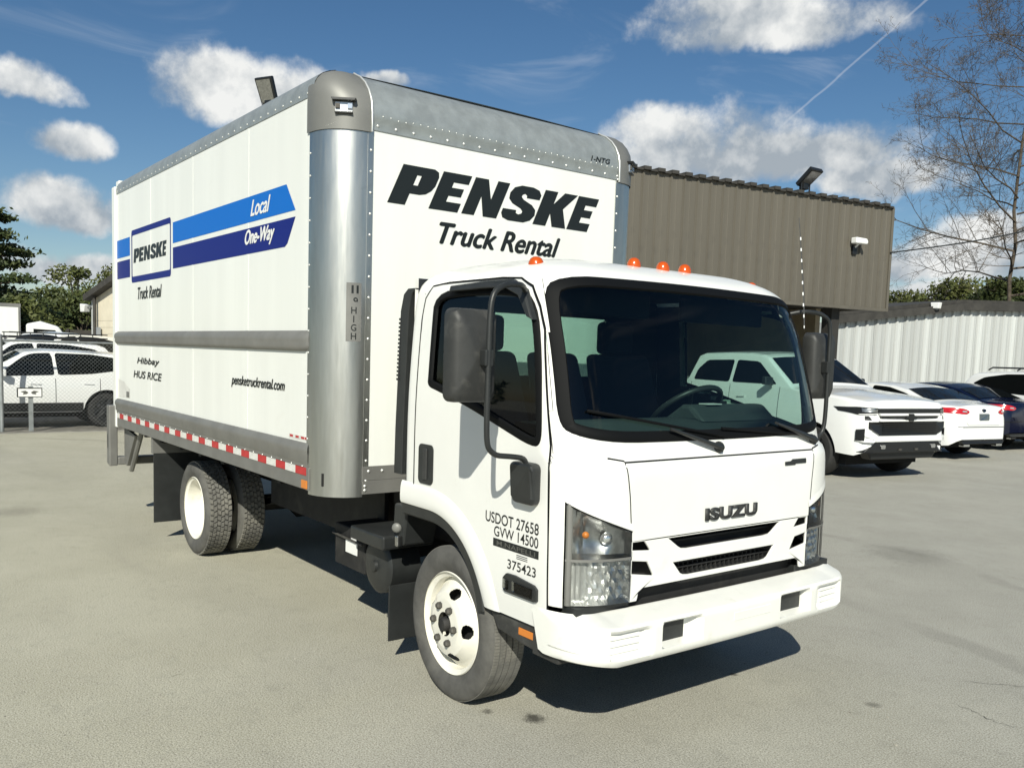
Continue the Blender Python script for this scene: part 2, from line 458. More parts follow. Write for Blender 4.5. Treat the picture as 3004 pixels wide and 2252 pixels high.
# ------------------------------------------------------------------ ground
random.seed(4)
def ground_material():
    m = bpy.data.materials.new('worn_pavement'); m.use_nodes = True; t = NT(m.node_tree); b = t.n['Principled BSDF']
    v = t.node('ShaderNodeTexCoord').outputs['Object']
    big = t.noise(v, .22, 4, .55, .4); mid = t.noise(v, 1.3, 6, .6, .3); fine = t.noise(v, 120, 4, .75); grit = t.noise(v, 230, 3, .7)
    sx = t.node('ShaderNodeSeparateXYZ'); t.l.new(v, sx.inputs[0])
    # dusty tan slab on one side, greyer asphalt on the other, boundary wanders
    side = t.math('MULTIPLY_ADD', sx.outputs['X'], .16, t.math('MULTIPLY_ADD', sx.outputs['Y'], .18, t.math('MULTIPLY', t.math('SUBTRACT', big, .5), 2.2)))
    sidef = t.ramp(side, -.55, .55)
    tan = t.mix(t.ramp(mid, .3, .72), (.440, .422, .328), (.500, .482, .380))
    gry = t.mix(t.ramp(mid, .3, .72), (.360, .354, .312), (.425, .418, .370))
    c = t.mix(sidef, tan, gry)
    c = t.mix(t.math('MULTIPLY', t.ramp(big, .46, .66), .30), c, (.47, .45, .39))
    streak = t.noise(t.vmul(v, (.35, 2.2, 1)), .8, 5, .6, .6)
    c = t.mix(t.math('MULTIPLY', t.ramp(streak, .54, .78), .22), c, (.20, .19, .165))
    c = t.mix(t.math('MULTIPLY', t.ramp(fine, .38, .53, 1, 0), .9), c, (.225, .212, .175))
    c = t.mix(t.math('MULTIPLY', t.ramp(fine, .53, .64), .8), c, (.60, .585, .52))
    pits = t.ramp(t.math('ADD', t.voro(v, 46), t.math('MULTIPLY', t.noise(v, 9, 4, .7), .55)), .25, .36, 1, 0)
    c = t.mix(t.math('MULTIPLY', pits, .8), c, (.055, .052, .044))
    mott = t.noise(v, 9.0, 5, .7)
    c = t.mix(t.math('MULTIPLY', t.ramp(mott, .50, .68), .22), c, (.24, .235, .20))
    arc = t.node('ShaderNodeVectorMath', operation='DISTANCE'); t.put(arc.inputs[0], t.vadd(v, t.vmul(t.vadd(t.noise(v, .5, 3, .5, color=True), (-.5, -.5, -.5)), (1.2, 1.2, 0)))); arc.inputs[1].default_value = (-4, -12, 0)
    for rr0 in (7.6, 9.2, 15.2, 16.9):
        dd = t.math('ABSOLUTE', t.math('SUBTRACT', arc.outputs['Value'], rr0)); c = t.mix(t.math('MULTIPLY', t.math('MULTIPLY', t.ramp(dd, .05, .16, 1, 0), t.ramp(mid, .40, .62)), .30), c, (.17, .165, .145))
    # old oil marks
    def spot(x, y, r, amt, c):
        d = t.node('ShaderNodeVectorMath', operation='DISTANCE'); t.put(d.inputs[0], t.vadd(v, t.vmul(t.vadd(t.noise(v, 22, 4, .7, color=True), (-.5, -.5, -.5)), (r*1.5, r*1.5, 0)))); d.inputs[1].default_value = (x, y, 0)
        return t.mix(t.math('MULTIPLY', t.ramp(d.outputs['Value'], r*.25, r*1.1, 1, 0), amt), c, (.045, .043, .038))
    for x, y, r, a in ((.44, -.72, .075, .85), (.25, -.86, .04, .6), (1.3, .9, .05, .5), (2.0, 1.5, .08, .35), (-6.5, -2.0, .35, .25), (-8.5, .2, .4, .28), (.6, .62, .03, .7), (-11, 3, .5, .3), (-.5, 4.6, .5, .25)):
        c = spot(x, y, r, a, c)
    t.l.new(c, b.inputs['Base Color']); b.inputs['Roughness'].default_value = .95; b.inputs['Specular IOR Level'].default_value = .15
    bn = t.node('ShaderNodeBump'); bn.inputs['Strength'].default_value = .75; bn.inputs['Distance'].default_value = .006
    h = t.math('ADD', t.math('MULTIPLY', fine, .8), t.math('MULTIPLY', grit, .5)); h = t.math('SUBTRACT', h, t.math('MULTIPLY', pits, .8))
    t.l.new(h, bn.inputs['Height']); t.l.new(bn.outputs[0], b.inputs['Normal']); MAT['worn_pavement'] = m
ground_material()
g = MB(); g.add([(-900, -900, 0), (900, -900, 0), (900, 900, 0), (-900, 900, 0)], [(0, 1, 2, 3)])
lot = kind(g.build('ground', 'worn_pavement'), 'structure')
mat('crack_dark', (.03, .028, .024), .95)
def crack(pts, w):
    m = MB(); rng = random.Random(len(pts)); P = []
    for (a, b) in zip(pts, pts[1:]):
        for k in range(9):
            t = k/9; P.append((lerp(a[0], b[0], t)+rng.uniform(-.012, .012), lerp(a[1], b[1], t)+rng.uniform(-.012, .012)))
    n = len(P); vs = []
    for i, q in enumerate(P):
        d = Vector(P[min(i+1, n-1)])-Vector(P[max(i-1, 0)]); d = Vector((-d.y, d.x)).normalized()
        ww = w*rng.uniform(.2, 1)*sin(pi*(i+.5)/n); vs += [(q[0]+d.x*ww, q[1]+d.y*ww, .004), (q[0]-d.x*ww, q[1]-d.y*ww, .004)]
    m.add(vs, [(2*i, 2*i+2, 2*i+3, 2*i+1) for i in range(n-1)]); return m.build('crack', 'crack_dark', lot)
for A, w in (([(2780, 2058), (2850, 2085), (2925, 2120), (3010, 2140)], .003), ([(2790, 1995), (2960, 2010), (3030, 2018)], .0025), ([(480, 1990), (540, 1975)], .003)):
    crack([tuple(ground(u, v)[:2]) for u, v in A], w)
# loose grit and twigs on the pavement
mat('grit', (.30, .285, .24), .9, var=.5, vscale=30)
db = MB()
for k in range(900):
    u = random.uniform(-100, 3100); v = 1290+ (random.random()**1.3)*960; q = ground(u, v); r = random.uniform(.0025, .0075)*(1.6 if random.random() < .05 else 1)
    o = len(db.v); a = random.random()*6
    for i in range(4): db.v.append((q.x+cos(a+i*1.57)*r*random.uniform(.6, 1.4), q.y+sin(a+i*1.57)*r*random.uniform(.6, 1.2), .0005))
    db.v.append((q.x, q.y, r*random.uniform(.5, 1.0)))
    db.f += [(o+i, o+(i+1) % 4, o+4) for i in range(4)]
o = kind(db.build('loose_grit', 'grit'), 'stuff'); o['label'] = 'scattered loose grit and pebbles lying on the worn pavement'; o['category'] = 'grit'

# ------------------------------------------------------------------ the box truck
truck = thing('box_truck', 'large white rental box truck with blue side stripes and black lettering above its cab', 'truck')
XF, YB, RC, XR = -.8816, 1.216, .229, -5.60
XS = XF-RC                                   # where the side sheets end
def bx(name, m, x0, x1, y0, y1, z0, z1, parent=None, bevel=0.0):
    return MB().box(x0, x1, y0, y1, z0, z1).build(name, m, parent or truck, bevel=bevel)
seams = [XR, -4.43, -3.27, -2.11, XS]
for sg in (-1, 1):
    ya, yb_ = (-YB, -YB+.02) if sg < 0 else (YB-.02, YB)
    for a, b in zip(seams, seams[1:]):
        bx('side_panel', 'white_panel', a+.0015, b-.0015, ya, yb_, 1.87, 3.215)
        bx('side_panel', 'white_panel', a+.0015, b-.0015, ya, yb_, 1.21, 1.775)
    yo = sg*YB
    for sx_ in seams[1:-1]:
        for z0_, z1_ in ((1.224, 1.762), (1.886, 3.206)): bx('panel_joint', 'white_panel', sx_-.014, sx_+.014, min(yo, yo+sg*.0012), max(yo, yo+sg*.0012), z0_, z1_)
    # middle rub rail: rounded extrusion
    prof = [(0, 1.762), (.018, 1.768), (.030, 1.790), (.027, 1.806), (.034, 1.826), (.034, 1.848), (.022, 1.868), (0, 1.884)]
    m = MB(); m.grid(lambda i, j: ([XR, XS-.05, XS-.012][i], yo+sg*prof[j][0]*(.15 if i == 2 else 1), prof[j][1]+(.012 if (i == 2 and prof[j][1] < 1.8) else 0)), 3, len(prof))
    m.build('rub_rail', 'grey_rail', truck, smooth=50)
    prof2 = [(0, 1.224), (.012, 1.222), (.030, 1.196), (.032, 1.172), (.024, 1.158), (.024, 1.112), (.016, 1.104), (.016, 1.082)]
    m = MB(); m.grid(lambda i, j: ([XR-.01, XS-.06, XS-.004][i], yo+sg*prof2[j][0]*(.3 if i == 2 else 1), prof2[j][1]), 3, len(prof2))
    m.build('lower_rub_rail', 'grey_rail', truck, smooth=40)
    bx('bottom_rail', 'grey_rail', XR-.01, XS+.02, min(yo, yo+sg*.012), max(yo, yo+sg*.012), .948, 1.0825, bevel=.003)
    # side roof rail
    pr = [(.004, 3.208), (.004, 3.255), (-.002, 3.285), (-.02, 3.315), (-.05, 3.342), (-.09, 3.36), (-.13, 3.372)]
    m = MB(); m.grid(lambda i, j: ([XR, XS+.02][i], yo+sg*pr[j][0], pr[j][1]), 2, len(pr)); m.build('roof_rail', 'galvanised', truck, smooth=60)
# roof skin, floor, rear frame and doors
m = MB(); m.grid(lambda i, j: (lerp(XR, XF-.22, i/8), lerp(-1.09, 1.09, j/12), 3.3715+.012*sin(pi*j/12)), 9, 13); m.build('roof', 'galvanised', truck, smooth=60)
bx('floor', 'chassis_black', XR, XF-.1, -1.19, 1.19, .985, 1.06)
for sg in (-1, 1): bx('rear_post', 'white_panel', XR-.115, XR-.002, sg*YB-(.01 if sg > 0 else .02), sg*YB+(.02 if sg > 0 else .01), .935, 3.285, bevel=.008)
bx('rear_header', 'white_panel', XR-.115, XR-.004, -YB+.021, YB-.021, 3.20, 3.35, bevel=.008)
bx('rear_door', 'white_panel', XR-.07, XR-.02, -YB+.03, YB-.03, 1.0, 3.199)
bx('rear_sill', 'grey_rail', XR-.11, XR-.006, -YB+.03, YB-.03, .93, .999)
# front wall of the box
bx('front_panel', 'white_panel', XF-.02, XF, -YB+RC, YB-RC, 1.095, 3.04)
bx('front_sill', 'grey_rail', XF-.015, XF+.008, -YB+RC-.004, YB-RC+.004, 1.02, 1.104, bevel=.002)
bx('front_sill', 'grey_rail', XF-.012, XF+.012, -YB+RC-.002, YB-RC+.002, .94, 1.019, bevel=.002)
fp = [(.006, 3.022), (.006, 3.075), (.012, 3.085), (.012, 3.12), (-.002, 3.185), (-.035, 3.245), (-.08, 3.295), (-.14, 3.338), (-.20, 3.362), (-.26, 3.374)]
m = MB(); m.grid(lambda i, j: (XF+fp[j][0], lerp(-YB+RC, YB-RC, i/1), fp[j][1]), 2, len(fp)); m.build('front_roof_rail', 'galvanised', truck, smooth=60)
# rounded corner posts and corner caps
for sg in (-1, 1):
    cx, cy = XF-RC, sg*(YB-RC)
    def post(i, j): 
        a = pi/2*i/16; z = [.925, .945, 3.02][j]
        return (cx+(RC+.004)*sin(a), cy+sg*(RC+.004)*cos(a), z)
    m = MB(); m.grid(post, 17, 3)
    m.box(*( (cx-.03, cx, cy+sg*(RC+.004)-.003, cy+sg*(RC+.004), .945, 3.02) if sg > 0 else (cx-.03, cx, cy+sg*(RC+.004), cy+sg*(RC+.004)+.003, .945, 3.02)))
    if sg < 0: m.box(XF-.001, XF+.006, cy, cy+.035, .945, 3.02)
    else: m.box(XF-.001, XF+.006, cy-.035, cy, .945, 3.02)
    m.build('corner_post', 'aluminium', truck, smooth=40)
    sp = [(.006, 3.005), (.006, 3.10), (.006, 3.17), (.004, 3.215), (.002, 3.26), (-.02, 3.305), (-.05, 3.338), (-.10, 3.36), (-.16, 3.371), (-.222, 3.376)]
    fq = [(.010, 3.005), (.010, 3.06), (.010, 3.11), (.006, 3.15), (-.005, 3.19), (-.035, 3.245), (-.08, 3.295), (-.14, 3.338), (-.19, 3.360), (-.222, 3.376)]
    def cap(i, j):
        a = pi/2*i/18; t = i/18; t = t*t*(3-2*t)
        ins = lerp(sp[j][0], fq[j][0], t); z = lerp(sp[j][1], fq[j][1], t); r = RC+ins+.004
        return (cx+r*sin(a), cy+sg*r*cos(a), z)
    m = MB(); m.grid(cap, 19, len(sp))
    # flanges lapping over the side rail and the front rail
    m.grid(lambda i, j: (cx-.055*i, cy+sg*(RC+sp[j][0]+.004), sp[j][1]+.001), 2, len(sp))
    m.grid(lambda i, j: (cx+RC+fq[j][0]+.004, cy-sg*.018*i, fq[j][1]+.001), 2, len(fq))
    m.build('corner_cap', 'cap_grey', truck, smooth=60)
    # bright bead along the seam of the cap and front rail
    MB().tube([(XF+fq[j][0]+.008, cy-sg*.018, fq[j][1]+.002) for j in range(len(fq))], .006, 6).build('cap_bead', 'rivet', truck, smooth=60)
    # clearance lamp let into the cap
    a = radians(56); c = Vector((cx+(RC+.014)*sin(a), cy+sg*(RC+.014)*cos(a), 3.125)); n_ = Vector((sin(a), sg*cos(a), 0)); t_ = Vector((-n_.y, n_.x, 0))
    def fr(pu, pv, d): return c+t_*pu+Vector((0, 0, 1))*pv+n_*d
    lamp = MB().prism([(-.062, .028), (.062, .028), (.070, .042), (-.070, .042)], fr, -.02, .03).prism([(-.05, -.030), (.05, -.030), (.05, -.038), (-.05, -.038)], fr, -.02, .016).build('clearance_lamp', 'black_plastic', truck, bevel=.002)
    MB().prism([(-.048, -.027), (.048, -.027), (.048, .024), (-.048, .024)], fr, -.02, .004).build('lamp_base', 'chrome_dull', lamp)
    for q in (-.034, .034): MB().prism([(q-.012, -.012), (q+.012, -.012), (q+.012, .014), (q-.012, .014)], fr, .0, .014).build('lamp_lens', 'iron' if q < 0 else 'bulb', lamp)
# rivets
rv = MB(); rnd = random.Random(2)
x = XR+.06
while x < XS-.03: rv.dome((x, -YB-.0045, 3.232), .0075, (0, -1, 0), .005); x += .118
for k in range(18): z = 1.02+k*.118; rv.dome((XF+.0065, -YB+RC+.020, z), .0085, (1, 0, 0), .006)
for k in range(18): z = 1.02+k*.118; rv.dome((XF+.0065, YB-RC-.020, z), .0085, (1, 0, 0), .006)
for k in range(17): z = 1.0+k*.126; rv.dome((XS-.018, -YB-.0045, z), .007, (0, -1, 0), .005)
y = -YB+RC+.06
while y < YB-RC: rv.dome((XF+.0065, y, 3.048), .009, (1, 0, 0), .006); y += .118
y = -YB+RC+.09
while y < YB-RC: rv.dome((XF+.0125, y, 3.100+rnd.uniform(-.004, .004)), .0045, (1, 0, 0), .003); y += .05
x = XR+.09
while x < XS-.03: rv.dome((x, -YB-.0165, 1.0855), .0055, (0, -1, 0), .005); x += .155
for y in (-.95, -.86, -.76, -.66): rv.dome((XF+.0085, y, 1.075), .010, (1, 0, 0), .007)
for z in (.965, .99): rv.dome((XF+.0125, -.975, z), .010, (1, 0, 0), .007)
for k in range(8): rv.dome((XS+RC*.45+.02*k, -YB+.02, 3.02), .001, (0, -1, 0))
for k in range(14): rv.dome((XR-.02, -YB-.0105, 1.05+k*.165), .006, (0, -1, 0), .004)
kind(rv.build('rivets', 'rivet', truck, smooth=60), 'stuff')

# reflective tape, segment by segment
x = -1.121; k = 0
tp = {}
for nm, wd in (('tape_red', .148), ('tape_white', .153)):
    tp[nm] = MB().box(0, wd-.002, -.0035, 0, 0, .046).mesh('reflective_tape', nm)
while x > XR+.05:
    nm = 'tape_red' if k % 2 == 0 else 'tape_white'; wd = .148 if k % 2 == 0 else .153; x -= wd
    o = bpy.data.objects.new('reflective_tape', tp[nm]); link(o, truck); o.location = (x, -YB-.012, 1.0335); k += 1
bx('side_marker', 'amber_flat', -1.178, -1.104, -YB-.019, -YB-.011, .955, 1.004, bevel=.002)
bx('warning_sticker', 'tape_white', -1.40, -1.13, -YB-.002, -YB+.001, 1.236, 1.262)
for a in (-1.385, -1.30, -1.22, -1.165): bx('sticker_mark', 'tape_red', a, a+.045, -YB-.0035, -YB-.0021, 1.243, 1.256)

# --- decals on the side: blue bands, framed name
SIDE_R, SIDE_U = (1, 0, 0), (0, 0, 1)
def sidepoly(name, poly, m, off, parent=truck):
    return put_flat(name, shapes_mesh([poly]), m, parent, (0, -YB, 0), SIDE_R, SIDE_U, off)
def sideloop(name, polys, m, off, parent=truck):
    return put_flat(name, shapes_mesh(polys), m, parent, (0, -YB, 0), SIDE_R, SIDE_U, off)
sidepoly('stripe_decal', [(-3.77, 2.595), (-1.335, 2.595), (-1.472, 2.762), (-3.77, 2.762)], 'light_blue', .0015)
sidepoly('stripe_decal', [(-3.77, 2.391), (-1.49, 2.391), (-1.45, 2.41), (-1.335, 2.557), (-3.77, 2.560)], 'dark_blue', .0015)
sidepoly('stripe_decal', [(-5.595, 2.590), (-5.115, 2.590), (-5.115, 2.762), (-5.595, 2.762)], 'light_blue', .0015)
sidepoly('stripe_decal', [(-5.595, 2.391), (-5.115, 2.391), (-5.115, 2.558), (-5.595, 2.558)], 'dark_blue', .0015)
def rrect(x0, x1, z0, z1, r, n=4):
    P = []
    for (cx, cz, a0) in ((x1-r, z0+r, -pi/2), (x1-r, z1-r, 0), (x0+r, z1-r, pi/2), (x0+r, z0+r, pi)):
        P += [(cx+r*cos(a0+pi/2*k/n), cz+r*sin(a0+pi/2*k/n)) for k in range(n+1)]
    return P
fr_o = rrect(-5.058, -3.826, 2.333, 2.812, .03); fr_i = rrect(-5.03, -3.848, 2.388, 2.764, .02)
fd = sideloop('name_frame_decal', [fr_o, fr_i], 'dark_blue', .0018)
put_flat('lettering', penske_mesh([-4.985, -4.80, -4.64, -4.44, -4.26, -4.07], -3.955, .125, .18), 'lettering_black', truck, (-4.985, -YB, 2.512), SIDE_R, SIDE_U, .002)
def sidetext(body, x0, x1, z0, z1, m, shear=.25, bold=.02):
    return put_flat('lettering', text_mesh(body, shear=shear, bold=0, width=x1-x0, height=z1-z0, heavy=bold*(z1-z0)*1.6), m, truck, (x0, -YB, z0), SIDE_R, SIDE_U, .003)
sidetext('Local', -2.05, -1.72, 2.632, 2.731, 'decal_white', .4, .03)
sidetext('One-Way', -2.15, -1.65, 2.427, 2.545, 'decal_white', .4, .03)
sidetext('Truck Rental', -4.84, -4.09, 2.175, 2.28, 'lettering_black', .3, .02)
sidetext('Hibbay', -4.875, -4.165, 1.575, 1.645, 'lettering_black', .25, .03)
sidetext('HUS RICE', -5.00, -4.094, 1.458, 1.522, 'lettering_black', .2, .03)
sidetext('pensketruckrental.com', -2.40, -1.47, 1.495, 1.578, 'lettering_black', .3, .02)
# scuffs and an old patch low on the rear sheet
sidepoly('repair_patch', [(-5.595, 1.24), (-5.15, 1.25), (-5.15, 1.34), (-5.24, 1.36), (-5.36, 1.40), (-5.595, 1.42)], 'tape_white', .0012)
bx('patch_plate', 'grey_rail', -5.27, -5.17, -YB-.004, -YB+.001, 1.255, 1.31)

# --- big name on the front wall
FR, FU = (0, 1, 0), (0, 0, 1)
put_flat('lettering', penske_mesh([-.857, -.578, -.342, -.062, .218, .510], .722, .232), 'lettering_black', truck, (XF, -.857, 2.634), FR, FU, .002)
put_flat('lettering', text_mesh('Truck Rental', shear=.38, bold=.0, width=.95, height=.124, heavy=.0065), 'lettering_black', truck, (XF, -.492, 2.438), FR, FU, .002)
put_flat('lettering', text_mesh('1-NTG', shear=.2, bold=.02, width=.18, height=.036), 'lettering_black', truck, (XF, .70, 3.112), FR, FU, .014)
# clearance height in stacked letters on the right-hand corner post
def onpost(q):                                # q.x = arc length from front edge, q.z = height
    a = pi/2 - q.x/RC; r = RC+.0055; return Vector((XS+r*sin(a), -YB+RC-r*cos(a), q.z))
pl = MB(); pl.grid(lambda i, j: onpost(Vector((.025+.085*i/6, 0, [1.828, 2.16][j]))), 7, 2); pl.build('height_plate', 'grey_rail', truck, smooth=60)
def posttext(body, s0, w, z0, h):
    def fn(q):
        p_ = onpost(Vector((q.x, 0, q.z))); return p_ + Vector((p_.x-XS, p_.y+YB-RC, 0)).normalized()*.001
    me = text_mesh(body, bold=.01, width=w, height=h)
    for v in me.vertices: v.co.x = w-v.co.x
    return put_flat('lettering', me, 'lettering_black', truck, (s0, 0, z0), (1, 0, 0), (0, 0, 1), 0, fn=fn)
posttext("1", .042, .012, 2.10, .045); posttext("1", .070, .012, 2.10, .045); posttext("9", .045, .026, 2.035, .042)
for i, ch in enumerate('HIGH'): posttext(ch, .052 if ch != 'I' else .064, .030 if ch != 'I' else .006, 1.985-i*.049, .038)

# --- under the box: frame, axle, springs, step, flaps, tank
for sg in (-1, 1):
    m = MB().box(-5.55, .75, sg*.42-.035, sg*.42+.035, .62, .86); m.build('chassis_rail', 'chassis_black', truck)
    bx('body_rail', 'chassis_black', -5.5, XF-.05, sg*.42-.05, sg*.42+.05, .862, .984)
    m = MB(); m.grid(lambda i, j: (lerp(-4.4, -3.15, i/10), sg*.52+(-.04 if j in (0, 3) else .04), .52-.12*sin(pi*i/10)+(0 if j < 2 else .06)), 11, 4); m.build('leaf_spring', 'chassis_black', truck)
for k in range(9): bx('cross_member', 'chassis_black', -5.45+k*.53, -5.40+k*.53, -1.15, 1.15, .90, .984)
MB().tube([(-3.79, -.75, .397), (-3.79, -.2, .397), (-3.79, -.12, .397), (-3.79, .12, .397), (-3.79, .2, .397), (-3.79, .75, .397)], [.07, .075, .16, .16, .075, .07], 12).build('rear_axle', 'chassis_black', truck, smooth=50)
MB().tube([(0, -.75, .40), (0, -.4, .34), (0, .4, .34), (0, .75, .40)], .05, 10).build('front_axle', 'chassis_black', truck, smooth=50)
bx('engine', 'chassis_black', -.6, .7, -.36, .36, .42, .95, bevel=.03)
bx('gearbox', 'chassis_black', -1.5, -.6, -.2, .2, .45, .78, bevel=.04)
bx('splash_panel', 'chassis_black', -1.25, -.95, -.56, .56, .50, .94)
bx('frame_skirt', 'chassis_black', -3.2, -1.3, -.60, -.57, .50, .96)
MB().tube([(-1.7, -.1, .4), (-4.2, -.1, .42)], .05, 10).build('exhaust_pipe', 'iron', truck, smooth=50)
# battery / fuel box with label, round air cleaner end, brackets
bx('battery_box', 'chassis_black', -1.40, -1.0, -.90, -.58, .42, .68, bevel=.01)
bx('warning_label', 'decal_white', -1.24, -1.09, -.905, -.901, .52, .60)
bx('warning_label', 'decal_white', -1.17, -1.10, -.905, -.9015, .61, .66)
MB().tube([(-1.40, -.915, .615), (-1.0, -.915, .605)], .007, 6).build('battery_strap', 'iron', truck)
MB().lathe([(0, -.03), (.03, -.03), (.035, -.012), (.12, -.006), (.15, 0), (.165, .012), (.165, .2), (0, .2)], (-.84, -.90, .515), 'y', 32).build('air_tank', 'black_plastic', truck, smooth=40)
m = MB().box(-1.0, -.60, -1.0, -.66, .66, .74); m.hexa([(-.62, -.93, .70), (-.5, -.93, .70), (-.5, -.72, .70), (-.62, -.72, .70)], [(-.60, -.93, .93), (-.46, -.93, .93), (-.46, -.7, .93), (-.60, -.7, .93)])
m.build('mount_bracket', 'black_plastic', truck, bevel=.012)
bx('bracket_plate', 'chrome_dull', -.53, -.50, -.965, -.93, .70, .76, bevel=.006)
MB().dome((-.535, -.95, .80), .028, (.7, -.7, 0), .012, n=12, k=3).build('filler_cap', 'cap_grey', truck, smooth=60)
# air intake snorkel behind the cab
m = MB()
prof = [(-.50, 2.12), (-.545, 2.09), (-.575, 2.0), (-.61, 1.35), (-.615, 1.10)]
m.grid(lambda i, j: (prof[j][0]+[0, 0, .085, .085][i], [-.93, -.80, -.80, -.93][i], prof[j][1]), 4, len(prof), closeu=True)
m.build('air_intake', 'black_plastic', truck, smooth=50, bevel=.004)
for k in range(16): bx('intake_louvre', 'black_plastic', lerp(-.575, -.61, (2.0-1.62-k*.022)/.65)-.005, -.57, -.934, -.90, 1.62+k*.022, 1.632+k*.022)
# mud flaps
bx('mud_flap', 'black_plastic', -4.43, -4.42, -1.20, -.60, .175, .80, bevel=.003)
bx('mud_flap', 'black_plastic', -4.43, -4.42, .60, 1.20, .175, .80, bevel=.003)
for sg in (-1, 1):
    bx('flap_hanger', 'grey_rail', -4.46, -4.416, sg*.9-.31, sg*.9+.31, .80, .95, bevel=.003)
    bx('front_mud_flap', 'black_plastic', -.56, -.55, sg*.84-.14, sg*.84+.14, .15, .47, bevel=.003)
# rear underride guard, step bumper and its bracing
for sg in (-1, 1):
    m = MB(); 
    y0, y1 = (-YB-.075, -YB+.005) if sg < 0 else (YB-.005, YB+.075)
    m.prism([(XR-.16, .56), (XR-.16, 1.15), (XR-.05, 1.15), (XR-.05, .54)], lambda a, b, d: (a, d, b), y0, y1); m.build('bumper_upright', 'grey_rail', truck, bevel=.01)
    bx('step_slot', 'black_plastic', XR-.125, XR-.105, min(y0, y1)-.002, min(y0, y1)+.004, .72, .86)
    MB().tube([(XR+.42, sg*1.1, .93), (XR+.02, sg*1.1, .50)], .025, 8).build('guard_brace', 'grey_rail', truck)
    m = MB().hexa([(XR+.05, sg*1.15, .55), (XR+.35, sg*1.15, .88), (XR+.35, sg*1.12, .88), (XR+.05, sg*1.12, .55)], [(XR-.05, sg*1.15, .56), (XR-.05, sg*1.15, .93), (XR-.05, sg*1.12, .93), (XR-.05, sg*1.12, .56)]); m.build('guard_gusset', 'grey_rail', truck)
bx('rear_step', 'grey_rail', XR-.16, XR-.05, -YB+.006, YB-.006, .55, .63, bevel=.01)
MB().tube([(XR+.55, -.9, .9), (XR+.75, -.9, .6), (XR+.8, -.86, .55)], .03, 8).build('tow_hook', 'grey_rail', truck)
# --- wheels
def tyre_profile(R=.397, rim=.26, w=.225, ribs=4, groove=.009):
    h = w/2; P = [(rim-.01, -h*.72), (rim+.006, -h*.80), (rim+.012, -h*.86), (rim+.05, -h*.99), (lerp(rim, R, .55), -h*1.02), (R-.035, -h*.97), (R-.014, -h*.90), (R-.004, -h*.80)]
    n = ribs; gw = .009
    for k in range(n):
        c = lerp(-h*.62, h*.62, k/(n-1)); P += [(R, c-gw), (R-groove, c-gw*.6), (R-groove, c+gw*.6), (R, c+gw)]
    P += [(R-.004, h*.80), (R-.014, h*.90), (R-.035, h*.97), (lerp(rim, R, .55), h*1.02), (rim+.05, h*.99), (rim+.012, h*.86), (rim+.006, h*.80), (rim-.01, h*.72)]
    return P
def tread_blocks(m, R, w, rows, n, gap=.3, depth=.010):
    h = w/2*.80; rw = 2*h/rows
    for r in range(rows):
        y0 = -h+r*rw+rw*.09; y1 = -h+(r+1)*rw-rw*.09; off = (r % 2)*.5
        for k in range(n):
            a0 = 2*pi*(k+off)/n; a1 = a0+2*pi/n*(1-gap); sk = .18*2*pi/n*(1 if r % 2 else -1)
            b = []; t = []
            for (a, y) in ((a0, y0), (a1, y0), (a1+sk, y1), (a0+sk, y1)):
                b.append(((R-.004)*cos(a), y, (R-.004)*sin(a))); t.append(((R+depth)*cos(a), y, (R+depth)*sin(a)))
            m.hexa(b, t)
MESH = {}
def make_wheel_meshes():
    MESH['tyre_f'] = MB().lathe(tyre_profile(), n=72).mesh('tyre', 'rubber', 35)
    m = MB().lathe(tyre_profile(R=.388, ribs=3, groove=.002), n=72); MESH['tyre_r'] = m.mesh('tyre', 'rubber', 35)
    m = MB(); tread_blocks(m, .388, .225, 6, 54); MESH['tread_r'] = m.mesh('tread_blocks', 'tyre_tread')
    m = MB(); tread_blocks(m, .3945, .225, 5, 150, gap=.12, depth=.003); MESH['tread_f'] = m.mesh('tread_blocks', 'tyre_tread')
    # front disc: convex steel disc with oval hand holes, open hub
    holes = [(.172, a) for a in (radians(20), radians(92), radians(164), radians(236), radians(308))]
    prof = [(.262, -.100), (.266, -.094), (.258, -.088), (.238, -.080), (.232, -.05), (.236, .02)]
    rim = MB().lathe(prof, n=72)
    nr, na = 56, 300
    def disc(i, j):
        r = lerp(.232, .062, j/(nr-1)); a = 2*pi*i/na
        t = (.232-r)/(.232-.062); y = interp([(0, -.040), (.14, -.060), (.40, -.118), (.62, -.128), (1.0, -.130)], t); return (r*cos(a), y, r*sin(a))
    def keep(i, j):
        r = lerp(.232, .062, (j+.5)/(nr-1)); a = 2*pi*(i+.5)/na
        for hr, ha in holes:
            da = (a-ha+pi) % (2*pi)-pi
            if (da*hr/.036)**2+((r-hr)/.023)**2 < 1: return False
        return True
    rim.grid(disc, na, nr, closeu=True, keep=keep); MESH['rim_f'] = rim.mesh('rim', 'steel_white', 40)
    hub = MB().lathe([(0, -.150), (.030, -.150), (.036, -.143), (.040, -.10), (.060, -.09), (.066, -.05), (.2, -.02)], n=28); MESH['hub_f'] = hub.mesh('hub', 'chassis_black', 40)
    nut = MB(); 
    nut.lathe([(0, -.026), (.012, -.025), (.0185, -.018), (.0185, 0), (.022, .004)], n=6); MESH['nut'] = nut.mesh('lug_nut', 'iron')
    # rear: deep dish
    prof = [(.262, -.098), (.266, -.092), (.258, -.086), (.240, -.078), (.233, -.03), (.229, .045), (.205, .062), (.15, .070), (.11, .072), (.10, .05), (.07, .045), (0, .045)]
    MESH['rim_r'] = MB().lathe(prof, n=72).mesh('rim', 'steel_white', 40)
make_wheel_meshes()
def mobj(name, me, parent, loc=(0, 0, 0), rot=None):
    o = bpy.data.objects.new(name, me); link(o, parent); o.location = loc
    if rot: o.rotation_euler = rot
    return o
